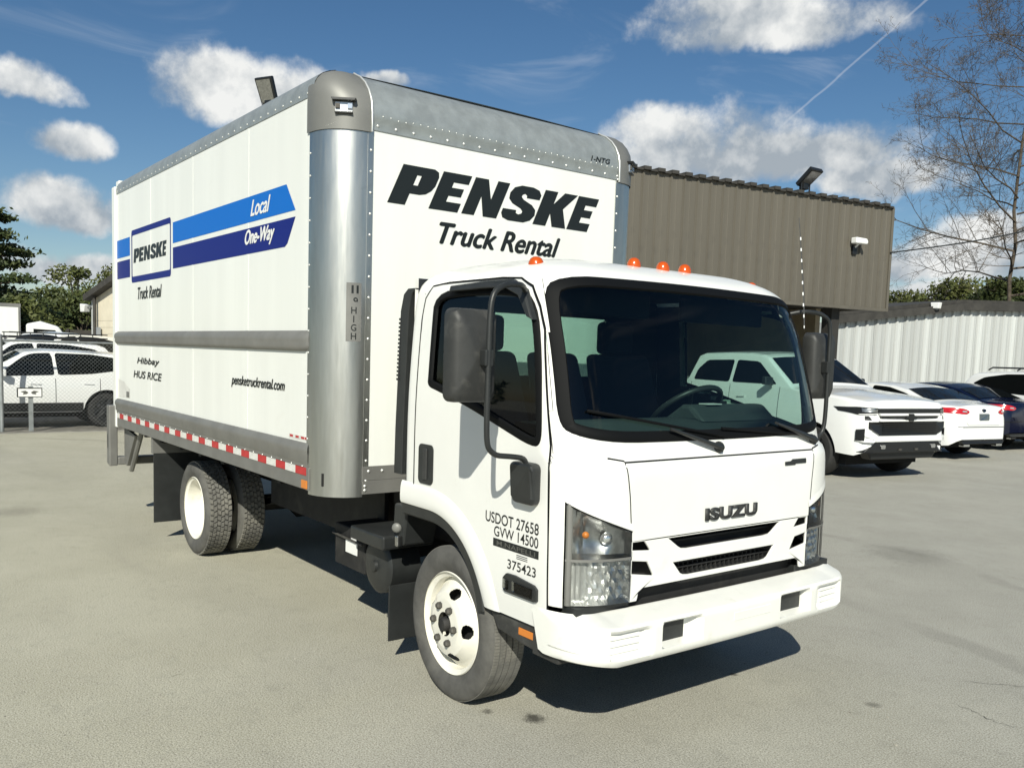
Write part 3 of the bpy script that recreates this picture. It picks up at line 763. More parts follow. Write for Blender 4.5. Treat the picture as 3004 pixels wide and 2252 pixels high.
def truck_wheel(x, y, sg, front, spin=0.0, steer=0.0):
    w = mobj('wheel', MESH['rim_f' if front else 'rim_r'], truck, (x, y, .397), (0, spin, (0 if sg < 0 else pi)+steer))
    mobj('tyre', MESH['tyre_f' if front else 'tyre_r'], w); mobj('tread', MESH['tread_f' if front else 'tread_r'], w)
    if front:
        mobj('hub', MESH['hub_f'], w)
        for k in range(6): a = 2*pi*k/6+.3; mobj('lug_nut', MESH['nut'], w, (.098*cos(a), -.130, .098*sin(a)))
    else:
        for k in range(6): a = 2*pi*k/6; mobj('lug_nut', MESH['nut'], w, (.111*cos(a), .066, .111*sin(a)))
    return w
for sg in (-1, 1):
    truck_wheel(0, sg*.835, sg, True, .35, radians(-2.0))
    truck_wheel(-3.79, sg*.945, sg, False, .1)
    w = truck_wheel(-3.79, sg*.665, -sg, False, .5)

# --- cab shell ------------------------------------------------------
T0, DC = .673, .20
XFT = [(.55, 1.0), (.99, .997), (1.27, .990), (1.315, .982), (1.340, .968), (1.375, .955), (1.42, .945), (1.47, .932), (1.544, .914), (1.70, .874), (1.884, .822), (2.05, .755), (2.124, .716), (2.165, .675), (2.20, .62), (2.23, .54), (2.25, .45), (2.262, .33), (2.268, .22)]
WT = [(.55, .965), (.70, .978), (1.0, .98), (1.38, .98), (1.6, .974), (1.9, .955), (2.07, .938), (2.13, .922), (2.165, .895), (2.20, .84), (2.23, .76), (2.25, .67), (2.262, .55), (2.268, .45)]
XRT = [(.55, -.425), (2.0, -.425), (2.1, -.415), (2.165, -.385), (2.2, -.34), (2.23, -.27), (2.25, -.19), (2.262, -.09), (2.268, 0.0)]
def xf(z): return sinterp(XFT, z)
def wd(z): return sinterp(WT, z)
def xr(z): return sinterp(XRT, z)
def bow(y, z): return -.022*(y/.95)**2 if z > 1.36 else 0.0
def xfront(y, z):
    w = wd(z); t = abs(y)/w; u = max(0.0, min(1.0, (t-T0)/(1-T0))); return xf(z)+bow(y, z)-DC*(1-sqrt(max(0.0, 1-u*u)))
def yside(x, z):
    w = wd(z); u = (xf(z)-x)/DC
    if u >= 1: return w
    u = max(u, 0.0); return w*(T0+(1-T0)*sqrt(max(0.0, 1-(1-u)**2)))
def corner(ph, z, h=0.0):                     # angle round the front corner (0 = front), right-hand side
    w = wd(z); x = xf(z)-DC*(1-cos(ph)); y = -w*(T0+(1-T0)*sin(ph)); n = Vector((cos(ph), -sin(ph), 0)); q = Vector((x, y, z))+n*h
    q.x += bow(y, z); return q
ZS = sorted(set([.585+.02*k for k in range(78)]+[1.3175, 2.135, 2.15, 2.165, 2.18, 2.195, 2.21, 2.222, 2.234, 2.244, 2.253, 2.26, 2.265, 2.268]))
ZS = [z for i, z in enumerate(ZS) if i == 0 or z-ZS[i-1] > .003 or z == 2.268]
NF, NCN, NSD, NR = 34, 18, 62, 5
def ringpt(k, z):                             # k = 0 front centre ... side ... rear; right side (negative y)
    w = wd(z)
    if k <= NF: y = w*T0*k/NF; return (xf(z)+bow(y, z), -y)
    k -= NF
    if k <= NCN: q = corner(pi/2*k/NCN, z); return (q.x, q.y)
    k -= NCN
    x1 = xr(z)+.05
    if k <= NSD: return (lerp(xf(z)-DC+bow(w, z), x1, k/NSD), -w)
    k -= NSD; a = pi/2*k/NR
    return (x1-.05*sin(a), -w+.05*(1-cos(a)))
NK = NF+NCN+NSD+NR+1
# openings
WS = smooth_poly([(-.84, 2.142), (-.45, 2.150), (0, 2.154), (.45, 2.150), (.84, 2.142), (.915, 2.05), (.93, 1.70), (.94, 1.50), (.905, 1.445), (.72, 1.412), (.35, 1.408), (0, 1.407), (-.35, 1.408), (-.72, 1.412), (-.905, 1.445), (-.94, 1.50), (-.93, 1.70), (-.915, 2.05)], 2)
SW = smooth_poly([(-.205, 2.085), (.10, 2.103), (.52, 2.092), (.635, 2.01), (.70, 1.80), (.745, 1.50), (.745, 1.40), (.69, 1.378), (.45, 1.445), (.18, 1.522), (-.10, 1.585), (-.20, 1.605), (-.198, 1.66), (-.20, 1.90)], 2)
SWi = inset(SW, .019); WSi = inset(WS, .032)
ARC_C, ARC_R = (-.15, .45), .525
def in_arch(x, z, pad=0.0): return hypot(x-ARC_C[0], z-ARC_C[1]) < ARC_R+pad or (x < ARC_C[0] and z < .972+pad)
def hl_zone(x, y, z): 
    w = wd(z)
    if y > -w*T0+.004 or x < xf(z)-DC*(1-cos(radians(64))) or z < .70: return False
    ph = atan2((-y/w-T0)/(1-T0), 1-(xf(z)-x)/DC); return z < lerp(1.035, 1.165, ph/radians(63))
body = MB(); door = MB(); low = {}
def classify(x, y, z):
    if x < xf(z)-DC+.02:                       # side
        if z > .58 and inside(SWi, x, z): return None
        if in_arch(x, z, .012): return None
        if -.305 < x and z < 2.128 and x < interp([(.58, .825), (1.40, .80), (1.9, .69), (2.13, .60)], z): return 'door'
        return 'body'
    if inside(SWi, x, z) and abs(y) > .8*wd(z): return None
    if z > 1.36 and inside(WSi, y, z): return None
    if abs(y) < .655 and z < .985: return None
    if z < .70: 
        return 'door' if (x < interp([(.58, .825), (1.40, .80)], z) and not in_arch(x, z, .012)) else None
    if hl_zone(x, -abs(y), z): return None
    if abs(y) > .9*wd(z) and -.305 < x < interp([(.58, .825), (1.40, .80), (1.9, .69), (2.13, .60)], z) and z < 2.128: return 'door'
    return 'body'
for sg in (-1, 1):
    P = [[(ringpt(k, z)[0], -sg*ringpt(k, z)[1]*1.0 if sg > 0 else ringpt(k, z)[1], z) for z in ZS] for k in range(NK)]
    if sg > 0: P = [[(x, abs(y), z) for (x, y, z) in c] for c in P]
    parts = {'body': [], 'door': []}
    for k in range(NK-1):
        for j in range(len(ZS)-1):
            c = [P[k][j], P[k+1][j], P[k+1][j+1], P[k][j+1]]
            mx = [sum(q[i] for q in c)/4 for i in range(3)]
            w_ = classify(*mx)
            if w_: parts[w_].append((k, j))
    for nm in ('body', 'door'):
        m = body if nm == 'body' else MB(); idx = {}
        for (k, j) in parts[nm]:
            f = []
            for (a, b) in ((k, j), (k+1, j), (k+1, j+1), (k, j+1)):
                if (a, b) not in idx:
                    q = P[a][b]; idx[(a, b)] = len(m.v); m.v.append((q[0], q[1]+(sg*.004 if nm == 'door' else 0), q[2]))
                f.append(idx[(a, b)])
            m.f.append(tuple(f if sg < 0 else reversed(f)))
        low[(nm, sg)] = m
# crown of the roof
top = [(ringpt(k, 2.268)[0], ringpt(k, 2.268)[1], 2.268) for k in range(NK)]
top = top+[(x, -y, z) for x, y, z in reversed(top)]
o = len(body.v); body.v += top; body.v.append((.1, 0, 2.276)); n = len(top)
body.f += [(o+i, o+(i+1) % n, o+n) for i in range(n)]
cab = body.build('cab', 'white_paint', truck, smooth=38, fix=False)
bm = bmesh.new(); bm.from_mesh(cab.data); bmesh.ops.remove_doubles(bm, verts=bm.verts, dist=.0006); bmesh.ops.recalc_face_normals(bm, faces=bm.faces); bm.to_mesh(cab.data); bm.free()
# rear wall of the cab with its window opening, dark inner lining
def rearwall(x, m_, nm, par):
    m = MB(); zs = [.98+.04*k for k in range(30)]+[2.17]
    ys = [-.93+.0465*k for k in range(41)]
    m.grid(lambda i, j: (x, ys[i], zs[j]), len(ys), len(zs), keep=lambda i, j: not (-.44 < ys[i]+.02 < .44 and 1.68 < zs[j]+.02 < 2.03)); return m.build(nm, m_, par)
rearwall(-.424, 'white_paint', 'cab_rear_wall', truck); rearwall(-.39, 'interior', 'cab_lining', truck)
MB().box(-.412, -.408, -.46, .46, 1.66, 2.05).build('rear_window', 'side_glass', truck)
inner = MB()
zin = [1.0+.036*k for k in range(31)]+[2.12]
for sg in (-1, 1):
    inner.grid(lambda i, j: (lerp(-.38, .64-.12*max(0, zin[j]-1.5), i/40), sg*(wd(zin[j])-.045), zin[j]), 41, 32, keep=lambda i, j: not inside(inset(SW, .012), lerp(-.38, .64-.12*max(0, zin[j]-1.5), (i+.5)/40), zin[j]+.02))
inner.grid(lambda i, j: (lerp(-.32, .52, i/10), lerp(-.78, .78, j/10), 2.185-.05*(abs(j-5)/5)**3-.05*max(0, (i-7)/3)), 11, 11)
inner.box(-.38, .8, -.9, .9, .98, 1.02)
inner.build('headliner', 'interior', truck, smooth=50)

def side_map(sg, off=0.0): return lambda a, b, h=0.0: Vector((a, sg*(yside(a, b)+.004+h+off), b))
def front_map(a, b, h=0.0): return Vector((xfront(a, b)+h, a, b))
MB_ = MB
# windscreen and its seal
ws_o = resample(WS, .03)
scr = patch([(a, b) for a, b in inset(WS, .02)], lambda a, b: front_map(a, b, -.004), 60, 26).build('windscreen', 'windscreen', truck, smooth=60)
band(ws_o, .050, front_map, .007).build('windscreen_seal', 'black_seal', scr, smooth=50)
doors = {}
for sg in (-1, 1):
    d = low[('door', sg)].build('door', 'white_paint', truck, smooth=38); doors[sg] = d
    sw_o = resample(SW, .03)
    patch(inset(SW, .012), side_map(sg, -.012), 40, 16).build('door_window', 'side_glass', d, smooth=60)
    band(sw_o, .040, side_map(sg), .006).build('window_seal', 'black_seal', d, smooth=50)
    # divider bar of the quarter light
    m = MB(); 
    # dark gap lines round the door
    line = [(-.305, .985), (-.305, 1.95), (-.29, 2.06), (-.24, 2.122), (-.1, 2.135), (.35, 2.137), (.50, 2.128), (.585, 2.09), (.645, 2.0), (.69, 1.9), (.745, 1.65), (.80, 1.40), (.815, 1.0), (.826, .59)]
    pts = []
    for a, b in zip(line, line[1:]):
        k = max(2, int(hypot(b[0]-a[0], b[1]-a[1])/.03)); pts += [(lerp(a[0], b[0], i/k), lerp(a[1], b[1], i/k)) for i in range(k)]
    pts.append(line[-1]); mp = side_map(sg); q = MB(); L = len(pts)
    def gp(i, j):
        a, b = pts[i]; dx, dz = pts[min(i+1, L-1)][0]-pts[max(i-1, 0)][0], pts[min(i+1, L-1)][1]-pts[max(i-1, 0)][1]; l = hypot(dx, dz); wv = .0045*(1 if j else -1)
        return mp(a-dz/l*wv, b+dx/l*wv, .0012)
    q.grid(gp, L, 2); q.build('door_gap', 'black_seal', d)
    # handle
    hm = rrect(-.255, -.115, 1.098, 1.305, .028, 5)
    h = put_flat('door_handle', shapes_mesh([hm]), 'black_plastic', d, (0, sg*.984, 0), (1, 0, 0), (0, 0, 1), 0, thick=0)
    md = h.modifiers.new('s', 'SOLIDIFY'); md.thickness = .012; md.offset = 0
    MB().box(-.20, -.165, sg*.9935-.006, sg*.9935+.006, 1.12, 1.285).build('handle_lever', 'grey_plastic', d, bevel=.006)
    # rain visor over the window
    vis = [(-.02, 2.112), (.30, 2.125), (.47, 2.122), (.575, 2.075), (.655, 1.935), (.62, 1.95), (.545, 2.045), (.44, 2.083), (.28, 2.088), (-.02, 2.083)]
    m = MB(); m.prism(vis, lambda a, b, dd: side_map(sg)(a, b, dd), .004, .040); m.build('rain_visor', 'black_plastic', d, bevel=.006)
    # side lamp low on the door
    lm = [(.515, .712), (.515, .765), (.54, .788), (.60, .79), (.74, .775), (.762, .76), (.762, .706), (.74, .70), (.53, .70)]
    m = MB(); m.prism(lm, lambda a, b, dd: side_map(sg)(a, b, dd), -.002, .014); sl_ = m.build('side_lamp', 'black_plastic', d, bevel=.004)
    for (a0, a1) in ((.524, .565), (.592, .735)):
        MB().prism([(a0, .716), (a1, .716), (a1, .758), (a0, .762)], lambda a, b, dd: side_map(sg)(a, b, dd), .010, .0155).build('lamp_reflector', 'chrome_dull', sl_)
        MB().prism([(a0, .716), (a1, .716), (a1, .758), (a0, .762)], lambda a, b, dd: side_map(sg)(a, b, dd), .0165, .020).build('lamp_lens', 'lamp_lens', sl_)
    # wheel arch: white flare, black lip and liner
    ang = [radians(170-158*k/44) for k in range(45)]
    def arcpt(r, a):
        x = ARC_C[0]+r*cos(a); z = ARC_C[1]+r*sin(a); return x, z
    def archline(r):
        pts = [(-.428, ARC_C[1]+r), (-.36, ARC_C[1]+r), (-.28, ARC_C[1]+r), (-.20, ARC_C[1]+r)]+[arcpt(r, pi/2-radians(78)*k/30) for k in range(31)]
        return [(x, z) for x, z in pts]
    rr_ = [.515, .517, .53, .56, .60, .625, .638]; hh_ = [-.02, .004, .010, .011, .009, .004, -.002]
    lines = [archline(r) for r in rr_]; m = MB()
    def fl(i, j):
        x, z = lines[j][i]; z = max(z, .583+.0*j); x = min(x, .62); return (x, sg*(yside(x, z)+.004+hh_[j]), z)
    m.grid(fl, len(lines[0]), len(rr_)); m.build('wheel_arch_flare', 'white_paint', truck, smooth=50)
    rl = [(.516, -.001), (.512, .003), (.46, .000), (.45, -.012), (.45, -.30)]
    lines2 = [archline(r) for r, _ in rl]; m = MB()
    m.grid(lambda i, j: (lines2[j][i][0], sg*(.978+rl[j][1]), max(lines2[j][i][1], .50)), len(lines2[0]), len(rl)); m.build('wheel_arch_liner', 'black_plastic', truck, smooth=40)
    # step panel under the door with amber reflector
    m = MB().prism([(.37, .575), (.86, .590), (.88, .50), (.86, .455), (.62, .47), (.43, .49)], lambda a, b, dd: (a, sg*dd, b), .55, .955); m.build('step_panel', 'grey_plastic', truck, bevel=.01)
    MB().box(.60, .755, sg*.957-.003, sg*.957+.003, .512, .545).build('side_reflector', 'amber_flat', truck, bevel=.002)
# door lettering
d = doors[-1]
def doortext(body, x0, x1, z0, z1, m='lettering_black', par=d, off=.0015, bold=.010):
    def fn(q): return Vector((q.x, -(yside(q.x, q.z)+.004+off), q.z))
    return put_flat('lettering', text_mesh(body, bold=bold, width=x1-x0, height=z1-z0), m, par, (x0, -.98, z0), (1, 0, 0), (0, 0, 1), 0, fn=fn)
doortext('USDOT 27658', .355, .752, .998, 1.050); doortext('GVW 14500', .425, .752, .940, .988)
m = MB(); m.grid(lambda i, j: (lerp(.42, .757, i), -(yside(lerp(.42, .757, i), .91)+.004+.0012), lerp(.893, .930, j)), 2, 2); strip = m.build('door_strip', 'lettering_black', d)
doortext('M.NAPELLI', .45, .735, .900, .922, 'lettering_grey', d, .0026)
for k in range(3): 
    m = MB(); m.grid(lambda i, j: (lerp(.60, .68, i), -(yside(.64, .87)+.004+.0015), .866+.008*k+.003*j), 2, 2); m.build('fine_print', 'lettering_black', d)
doortext('375423', .535, .742, .808, .852)
# cowl seam line under the windscreen and the front panel gaps
def fline(pts, w, nm='panel_gap'):
    P = []
    for a, b in zip(pts, pts[1:]):
        k = max(2, int(hypot(b[0]-a[0], b[1]-a[1])/.03)); P += [(lerp(a[0], b[0], i/k), lerp(a[1], b[1], i/k)) for i in range(k)]
    P.append(pts[-1]); L = len(P)
    def gp(i, j):
        dx, dz = P[min(i+1, L-1)][0]-P[max(i-1, 0)][0], P[min(i+1, L-1)][1]-P[max(i-1, 0)][1]; l = hypot(dx, dz); wv = w*(1 if j else -1)
        return front_map(P[i][0]-dz/l*wv, P[i][1]+dx/l*wv, .0015)
    return MB().grid(gp, L, 2).build(nm, 'black_seal', truck)
fline([(-.78, 1.352), (-.70, 1.338), (-.695, 1.332), (.695, 1.332), (.70, 1.338), (.78, 1.352)], .0035)
for s_ in (-1, 1): fline([(s_*.697, 1.33), (s_*.676, 1.18), (s_*.664, 1.03), (s_*.660, .985)], .0028)
# ISUZU letters and the small emblem, raised dark chrome
def fronttext(body, y0, y1, z0, z1, m, bold, sp=1.0):
    def fn(q): return Vector((xfront(q.y, q.z)+.002, q.y, q.z))
    return put_flat('lettering', text_mesh(body, bold=bold, width=y1-y0, height=z1-z0, spacing=sp), m, truck, (1, y0, z0), FR, FU, 0, fn=fn, thick=.008)
fronttext('ISUZU', -.178, .208, 1.032, 1.092, 'grey_plastic', .04, 1.05)
def fprism(nm, poly, m, d0, d1, par=truck, bevel=.0):
    return MB().prism(poly, lambda a, b, d: front_map(a, b, d), d0, d1).build(nm, m, par, bevel=bevel)
fprism('model_badge', [(.435, 1.262), (.52, 1.262), (.525, 1.268), (.615, 1.268), (.615, 1.292), (.50, 1.292), (.485, 1.283), (.435, 1.281)], 'black_plastic', .0, .006, bevel=.002)
# grille frame with its slots
gout = [(-.656, .983), (.656, .983), (.656, .712), (.61, .712), (.60, .750), (.57, .766), (-.57, .766), (-.60, .750), (-.61, .712), (-.656, .712)]
slots = [[(-.418, .974), (-.352, .930), (-.330, .919), (-.29, .915), (.29, .915), (.330, .919), (.352, .930), (.418, .974)],
         [(-.380, .858), (-.330, .803), (-.308, .793), (-.27, .789), (.27, .789), (.308, .793), (.330, .803), (.380, .858)]]
for s_ in (-1, 1):
    slots += [[(s_*.650, .979), (s_*.574, .978), (s_*.534, .932), (s_*.650, .943)], [(s_*.650, .896), (s_*.550, .882), (s_*.508, .814), (s_*.650, .838)]]
gm = shapes_mesh([gout]+slots)
gr = put_flat('grille', gm, 'white_paint', truck, (.982, 0, 0), FR, FU, 0, thick=.014, bevel=.004)
bx('grille_backing', 'chassis_black', .80, .915, -.655, .655, .60, .982)
for k in range(22): bx('grille_fin', 'chassis_black', .916, .945, -.36+k*.034, -.354+k*.034, .79, .86)
for z in (.945, .868, .84, .815): bx('grille_slat', 'chassis_black', .916, .950, -.40, .40, z-.004, z+.004)
# headlights
for sg in (-1, 1):
    fl = lambda ph, z, h: (lambda q: Vector((q.x, sg*abs(q.y), q.z)))(corner(ph, z, h))
    PH1 = radians(63)
    def ztop(ph): return lerp(1.035, 1.165, ph/PH1)
    n1, n2 = 25, 12
    hsg = MB(); rnd = random.Random(5)
    def upper(i, j):
        ph = PH1*i/(n1-1); z = lerp(.918, ztop(ph)-.002, j/(n2-1)); e = min(i, n1-1-i, j, n2-1-j)
        dp = -.004 if e == 0 else -.030-.035*max(0, 1-((i-14)/8)**2-((j-5)/5)**2)-(.004 if (i % 3 == 0 and i > 15) else 0)
        return fl(ph, z, dp)
    hl = MB().grid(upper, n1, n2).build('headlight', 'chrome_dull', truck, smooth=30)
    def lower_(i, j):
        ph = PH1*i/(n1-1); z = lerp(.716, .912, j/(n2-1)); e = min(i, n1-1-i, j, n2-1-j)
        return fl(ph, z, -.004 if e == 0 else (-.020-.010*((i//2+j//2) % 2)-rnd.random()*.006 if i < 17 else -.022-(.008 if i % 2 else 0)))
    MB().grid(lower_, n1, n2).build('turn_lamp', 'facet', hl)
    def lens(i, j): ph = PH1*i/18; return fl(ph, lerp(.714, ztop(ph), j/14), .003)
    MB().grid(lens, 19, 15).build('headlight_lens', 'lamp_lens', hl, smooth=60)
    MB().grid(lambda i, j: fl(PH1*1.03*i/24-.02, ztop(PH1*1.03*i/24-.02)+[-.004, -.002, .012, .036][j], [.001, .0045, .004, .0005][j]), 25, 4).build('headlight_bezel', 'white_paint', hl, smooth=50)
    MB().grid(lambda i, j: fl(PH1*i/24, ztop(PH1*i/24)-.009+.005*j, .0046), 25, 2).build('bezel_gap', 'black_seal', hl)
    # rims of the lamp: grey outer strip, centre divider
    MB().grid(lambda i, j: fl(PH1*(.89+.11*i/3), lerp(.716, ztop(PH1*(.89+.11*i/3)), j/8), .0055 if 0 < i < 3 else .001), 4, 9).build('lamp_trim', 'grey_rail', hl)
    MB().grid(lambda i, j: fl(PH1*i/18, .909+.011*j, .0045), 19, 2).build('lamp_divider', 'grey_rail', hl)
    b_ = fl(radians(22), 1.0, -.035); MB().dome(b_, .030, Vector((1, sg*.4, 0)), .02, n=12, k=3).build('bulb', 'bulb', hl, smooth=60)
    b_ = fl(radians(44), 1.02, -.03); MB().dome(b_, .016, Vector((.7, sg*.7, 0)), .012, n=10, k=2).build('bulb', 'amber_flat', hl, smooth=60)
    bx('lamp_gap', 'black_plastic', .86, .955, min(sg*.62, sg*.93), max(sg*.62, sg*.93), .66, .712)
# bumper: swept section with recesses
BW, BT, BD = 1.0, .80, .245
def bxp(y):
    u = max(0, min(1, (abs(y)/BW-BT)/(1-BT))); return 1.118-.016*(y/.85)**2*(1 if abs(y) < .85 else (.85/abs(y))**2)-BD*(1-sqrt(max(0, 1-u*u)))
sec = [(-.10, .478), (-.05, .468), (-.018, .474), (-.004, .490), (0, .505)]+[(0, .505+.012*k) for k in range(1, 11)]+[(-.003, .637), (-.014, .648), (-.05, .656), (-.10, .668), (-.135, .677), (-.142, .680), (-.15, .679), (-.18, .66)]
def sstep(a, b, x): t = max(0, min(1, (x-a)/(b-a))); return t*t*(3-2*t)
def recess(y, z):
    a = abs(y); d = 0
    # tow-hook pocket and fog-lamp pocket
    d = max(d, .062*sstep(.292, .30, a-.0)*sstep(.552, .544, a)*sstep(.518, .526, z)*sstep(.628, .620, z)*(1 if a > .345 else sstep(.25, .345, a)))
    d = max(d, .030*sstep(.600, .66, a)*sstep(.856, .848, a)*sstep(.512, .520, z)*sstep(.628, .620, z))
    if a < .26: d = max(d, -.0)
    return d
ts = [(-1+2*k/240) for k in range(241)]
bys = []
for t in ts: 
    a = abs(t)
    yy = a*.9/.86 if a < .86 else .9+.1*sin((a-.86)/.14*pi/2); bys.append(yy*(1 if t >= 0 else -1)*BW)
def bpt(i, j):
    y = bys[i]; d, z = sec[j]; nx = 1.0
    e = max(0, (abs(y)-.80)/.2); z2 = z+.030*e*(1 if z < .52 else .4); sc = 1-.35*e
    return (bxp(y)+d*sc-recess(y, z), y*(1+.0*d), z2)
bump = MB().grid(bpt, len(bys), len(sec))
for i in (0, len(bys)-1): bump.f.append(tuple((i*len(sec))+j + (len(bump.v)-len(bys)*len(sec)) for j in range(len(sec))))
bumper = bump.build('bumper', 'bumper_white', truck, smooth=32)
for sg in (-1, 1):
    MB().box(1.03, 1.060, min(sg*.365, sg*.53), max(sg*.365, sg*.53), .528, .612).build('tow_pocket', 'black_plastic', bumper)
    for k in range(3): MB().hexa([(1.040, sg*.675, .532+k*.03), (1.052, sg*.838, .532+k*.03), (1.078, sg*.838, .532+k*.03), (1.086, sg*.675, .532+k*.03)], [(1.040, sg*.675, .556+k*.03), (1.052, sg*.838, .556+k*.03), (1.074, sg*.838, .556+k*.03), (1.082, sg*.675, .556+k*.03)]).build('fog_louvre', 'bumper_white', bumper, bevel=.003)
    MB().box(.72, .90, min(sg*.90, sg*.975), max(sg*.90, sg*.975), .46, .56).build('bumper_end_filler', 'grey_plastic', bumper, bevel=.008)
MB().box(1.114, 1.1195, -.075, .205, .565, .606).build('plate_mount', 'bumper_white', bumper, bevel=.001)
bx('radiator_support', 'chassis_black', .70, .93, -.9, .9, .48, .58)
# wipers
def wiper(pv, el, tip, t0, t1):
    f = lambda q, h: front_map(q[0], q[1], h)
    w = MB().tube([f(pv, .012), f(pv, .03), f(el, .03)], [.016, .013, .007], 8).build('wiper', 'black_plastic', truck, smooth=50)
    k = 14; MB().tube([f((lerp(t0[0], t1[0], i/k), lerp(t0[1], t1[1], i/k)), .016) for i in range(k+1)], .0075, 6).build('wiper_blade', 'black_seal', w)
    MB().dome(f(pv, .004), .03, (1, 0, .2), .03, n=10, k=3).build('wiper_pivot', 'black_plastic', w, smooth=60)
wiper((-.06, 1.372), (-.40, 1.470), None, (-.02, 1.425), (-.84, 1.552)); wiper((.74, 1.378), (.40, 1.475), None, (.72, 1.405), (-.03, 1.462))
MB().tube([front_map(.40, 1.478, .02), front_map(.72, 1.40, .02)], .007, 6).build('wiper_link', 'black_plastic', truck)
# roof marker lamps
def zroof(x, y):
    lo, hi = 2.0, 2.268
    for _ in range(40):
        md = (lo+hi)/2
        if xfront(y, md) > x: lo = md
        else: hi = md
    return lo
for (x, y, s) in ((.44, -.80, .034), (.47, -.19, .032), (.49, 0.0, .032), (.47, .19, .032), (.44, .80, .030)):
    z = zroof(x, y)-.008 if abs(y) < .6 else 2.19
    m = MB(); m.lathe([(s*1.1, -.004), (s*1.1, .010), (s*1.05, .024), (s*.8, .040), (s*.45, .048), (0, .050)], (0, 0, 0), 'z', 20)
    m.build('marker_lamp', 'amber', truck, smooth=50, loc=(x, y, z))
# whip aerial on the left pillar
an = MB().tube([(.70, .96, 1.98), (.66, .99, 2.2), (.58, 1.02, 2.62)], [.004, .0035, .002], 6).build('aerial', 'black_plastic', truck)
for k in range(9): q0 = Vector((.70, .96, 1.98)).lerp(Vector((.60, 1.01, 2.55)), k/9); q1 = q0.lerp(Vector((.60, 1.01, 2.55)), .28/(9-k)); MB().tube([q0, q1], .0038, 6).build('aerial_ring', 'decal_white', an)
# mirrors with tubular arms
for sg in (-1, 1):
    def my(y): return -sg*y if sg > 0 else y
    hd = []
    prof = rrect(-.112, .112, -.197, .197, .035, 5)
    c = Vector((.60, sg*1.268, 1.772))
    m = MB(); n = len(prof)
    for (s, dx) in ((.93, -.045), (1.0, -.035), (1.0, .0), (.97, .03), (.80, .052), (.0, .058)):
        m.v += [(c.x+dx+.10*0, c.y+a*s*sg*-1*-1, c.z+b*s) for a, b in prof]
    for k in range(5):
        for i in range(n): m.f.append((k*n+i, k*n+(i+1) % n, (k+1)*n+(i+1) % n, (k+1)*n+i))
    mir = m.build('mirror', 'grey_plastic', truck, smooth=45)
    MB().prism([(a*.9, b*.92) for a, b in prof], lambda a, b, d_: (c.x+d_, c.y+a, c.z+b), -.047, -.044).build('mirror_glass', 'mirror_face', mir)
    arm = [(.565, sg*.955, 2.06), (.64, sg*1.03, 2.085), (.675, sg*1.14, 2.078), (.688, sg*1.215, 2.045), (.690, sg*1.236, 1.98), (.690, sg*1.238, 1.75), (.690, sg*1.238, 1.45), (.686, sg*1.225, 1.385), (.682, sg*1.18, 1.352), (.685, sg*1.10, 1.345), (.690, sg*1.03, 1.335), (.690, sg*1.01, 1.29)]
    sm = []
    for i in range(len(arm)-1):
        for k in range(4): sm.append(tuple(lerp(arm[i][j], arm[i+1][j], k/4) for j in range(3)))
    sm.append(arm[-1])
    for _ in range(2): sm = [sm[0]]+[tuple((sm[i-1][j]+2*sm[i][j]+sm[i+1][j])/4 for j in range(3)) for i in range(1, len(sm)-1)]+[sm[-1]]
    MB().tube(sm, .0125, 10).build('mirror_arm', 'black_plastic', mir, smooth=60)
    MB().box(.655, .70, sg*1.238-.022, sg*1.238+.022, 1.73, 1.80).build('arm_clamp', 'black_plastic', mir, bevel=.006)
    bs = MB(); P = rrect(.595, .755, 1.13, 1.315, .03, 4)
    bs.prism(P, lambda a, b, d_: (a, sg*(yside(a, b)+d_*(1.0 if b > 1.2 else .75)), b), .0, .062); bs.build('mirror_mount', 'black_plastic', mir, bevel=.012)
# --- inside the cab
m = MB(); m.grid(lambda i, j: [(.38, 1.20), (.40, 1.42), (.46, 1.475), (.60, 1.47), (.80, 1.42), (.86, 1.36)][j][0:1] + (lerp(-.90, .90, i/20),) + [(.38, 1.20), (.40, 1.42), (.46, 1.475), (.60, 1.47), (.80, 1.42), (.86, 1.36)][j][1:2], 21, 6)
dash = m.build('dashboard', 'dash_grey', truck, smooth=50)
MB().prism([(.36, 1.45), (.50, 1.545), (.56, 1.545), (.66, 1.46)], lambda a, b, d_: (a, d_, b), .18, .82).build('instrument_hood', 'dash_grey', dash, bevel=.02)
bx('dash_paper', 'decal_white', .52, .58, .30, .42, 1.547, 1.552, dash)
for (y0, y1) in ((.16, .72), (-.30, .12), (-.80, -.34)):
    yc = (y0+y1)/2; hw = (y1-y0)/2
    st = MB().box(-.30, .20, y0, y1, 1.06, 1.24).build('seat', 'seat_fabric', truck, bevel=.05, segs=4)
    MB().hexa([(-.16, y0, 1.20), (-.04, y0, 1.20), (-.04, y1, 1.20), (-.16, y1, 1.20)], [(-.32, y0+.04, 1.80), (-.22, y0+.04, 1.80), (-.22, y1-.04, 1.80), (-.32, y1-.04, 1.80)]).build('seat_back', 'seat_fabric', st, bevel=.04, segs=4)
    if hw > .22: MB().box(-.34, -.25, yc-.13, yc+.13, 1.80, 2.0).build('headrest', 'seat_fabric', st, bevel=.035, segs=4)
swc = Vector((.30, .45, 1.50)); ax = Vector((-.62, 0, .78)).normalized(); e1 = Vector((0, 1, 0)); e2 = ax.cross(e1).normalized()
swl = MB().tube([swc+(e1*cos(2*pi*k/36)+e2*sin(2*pi*k/36))*.215 for k in range(37)], .0165, 8).build('steering_wheel', 'black_plastic', truck, smooth=60)
for a in (0, 2.2, 4.1): MB().tube([swc-ax*.03, swc+(e1*cos(a)+e2*sin(a))*.21], .016, 6).build('spoke', 'black_plastic', swl)
MB().dome(swc-ax*.04, .07, ax, .05, n=16, k=3).build('horn_pad', 'black_plastic', swl, smooth=60)
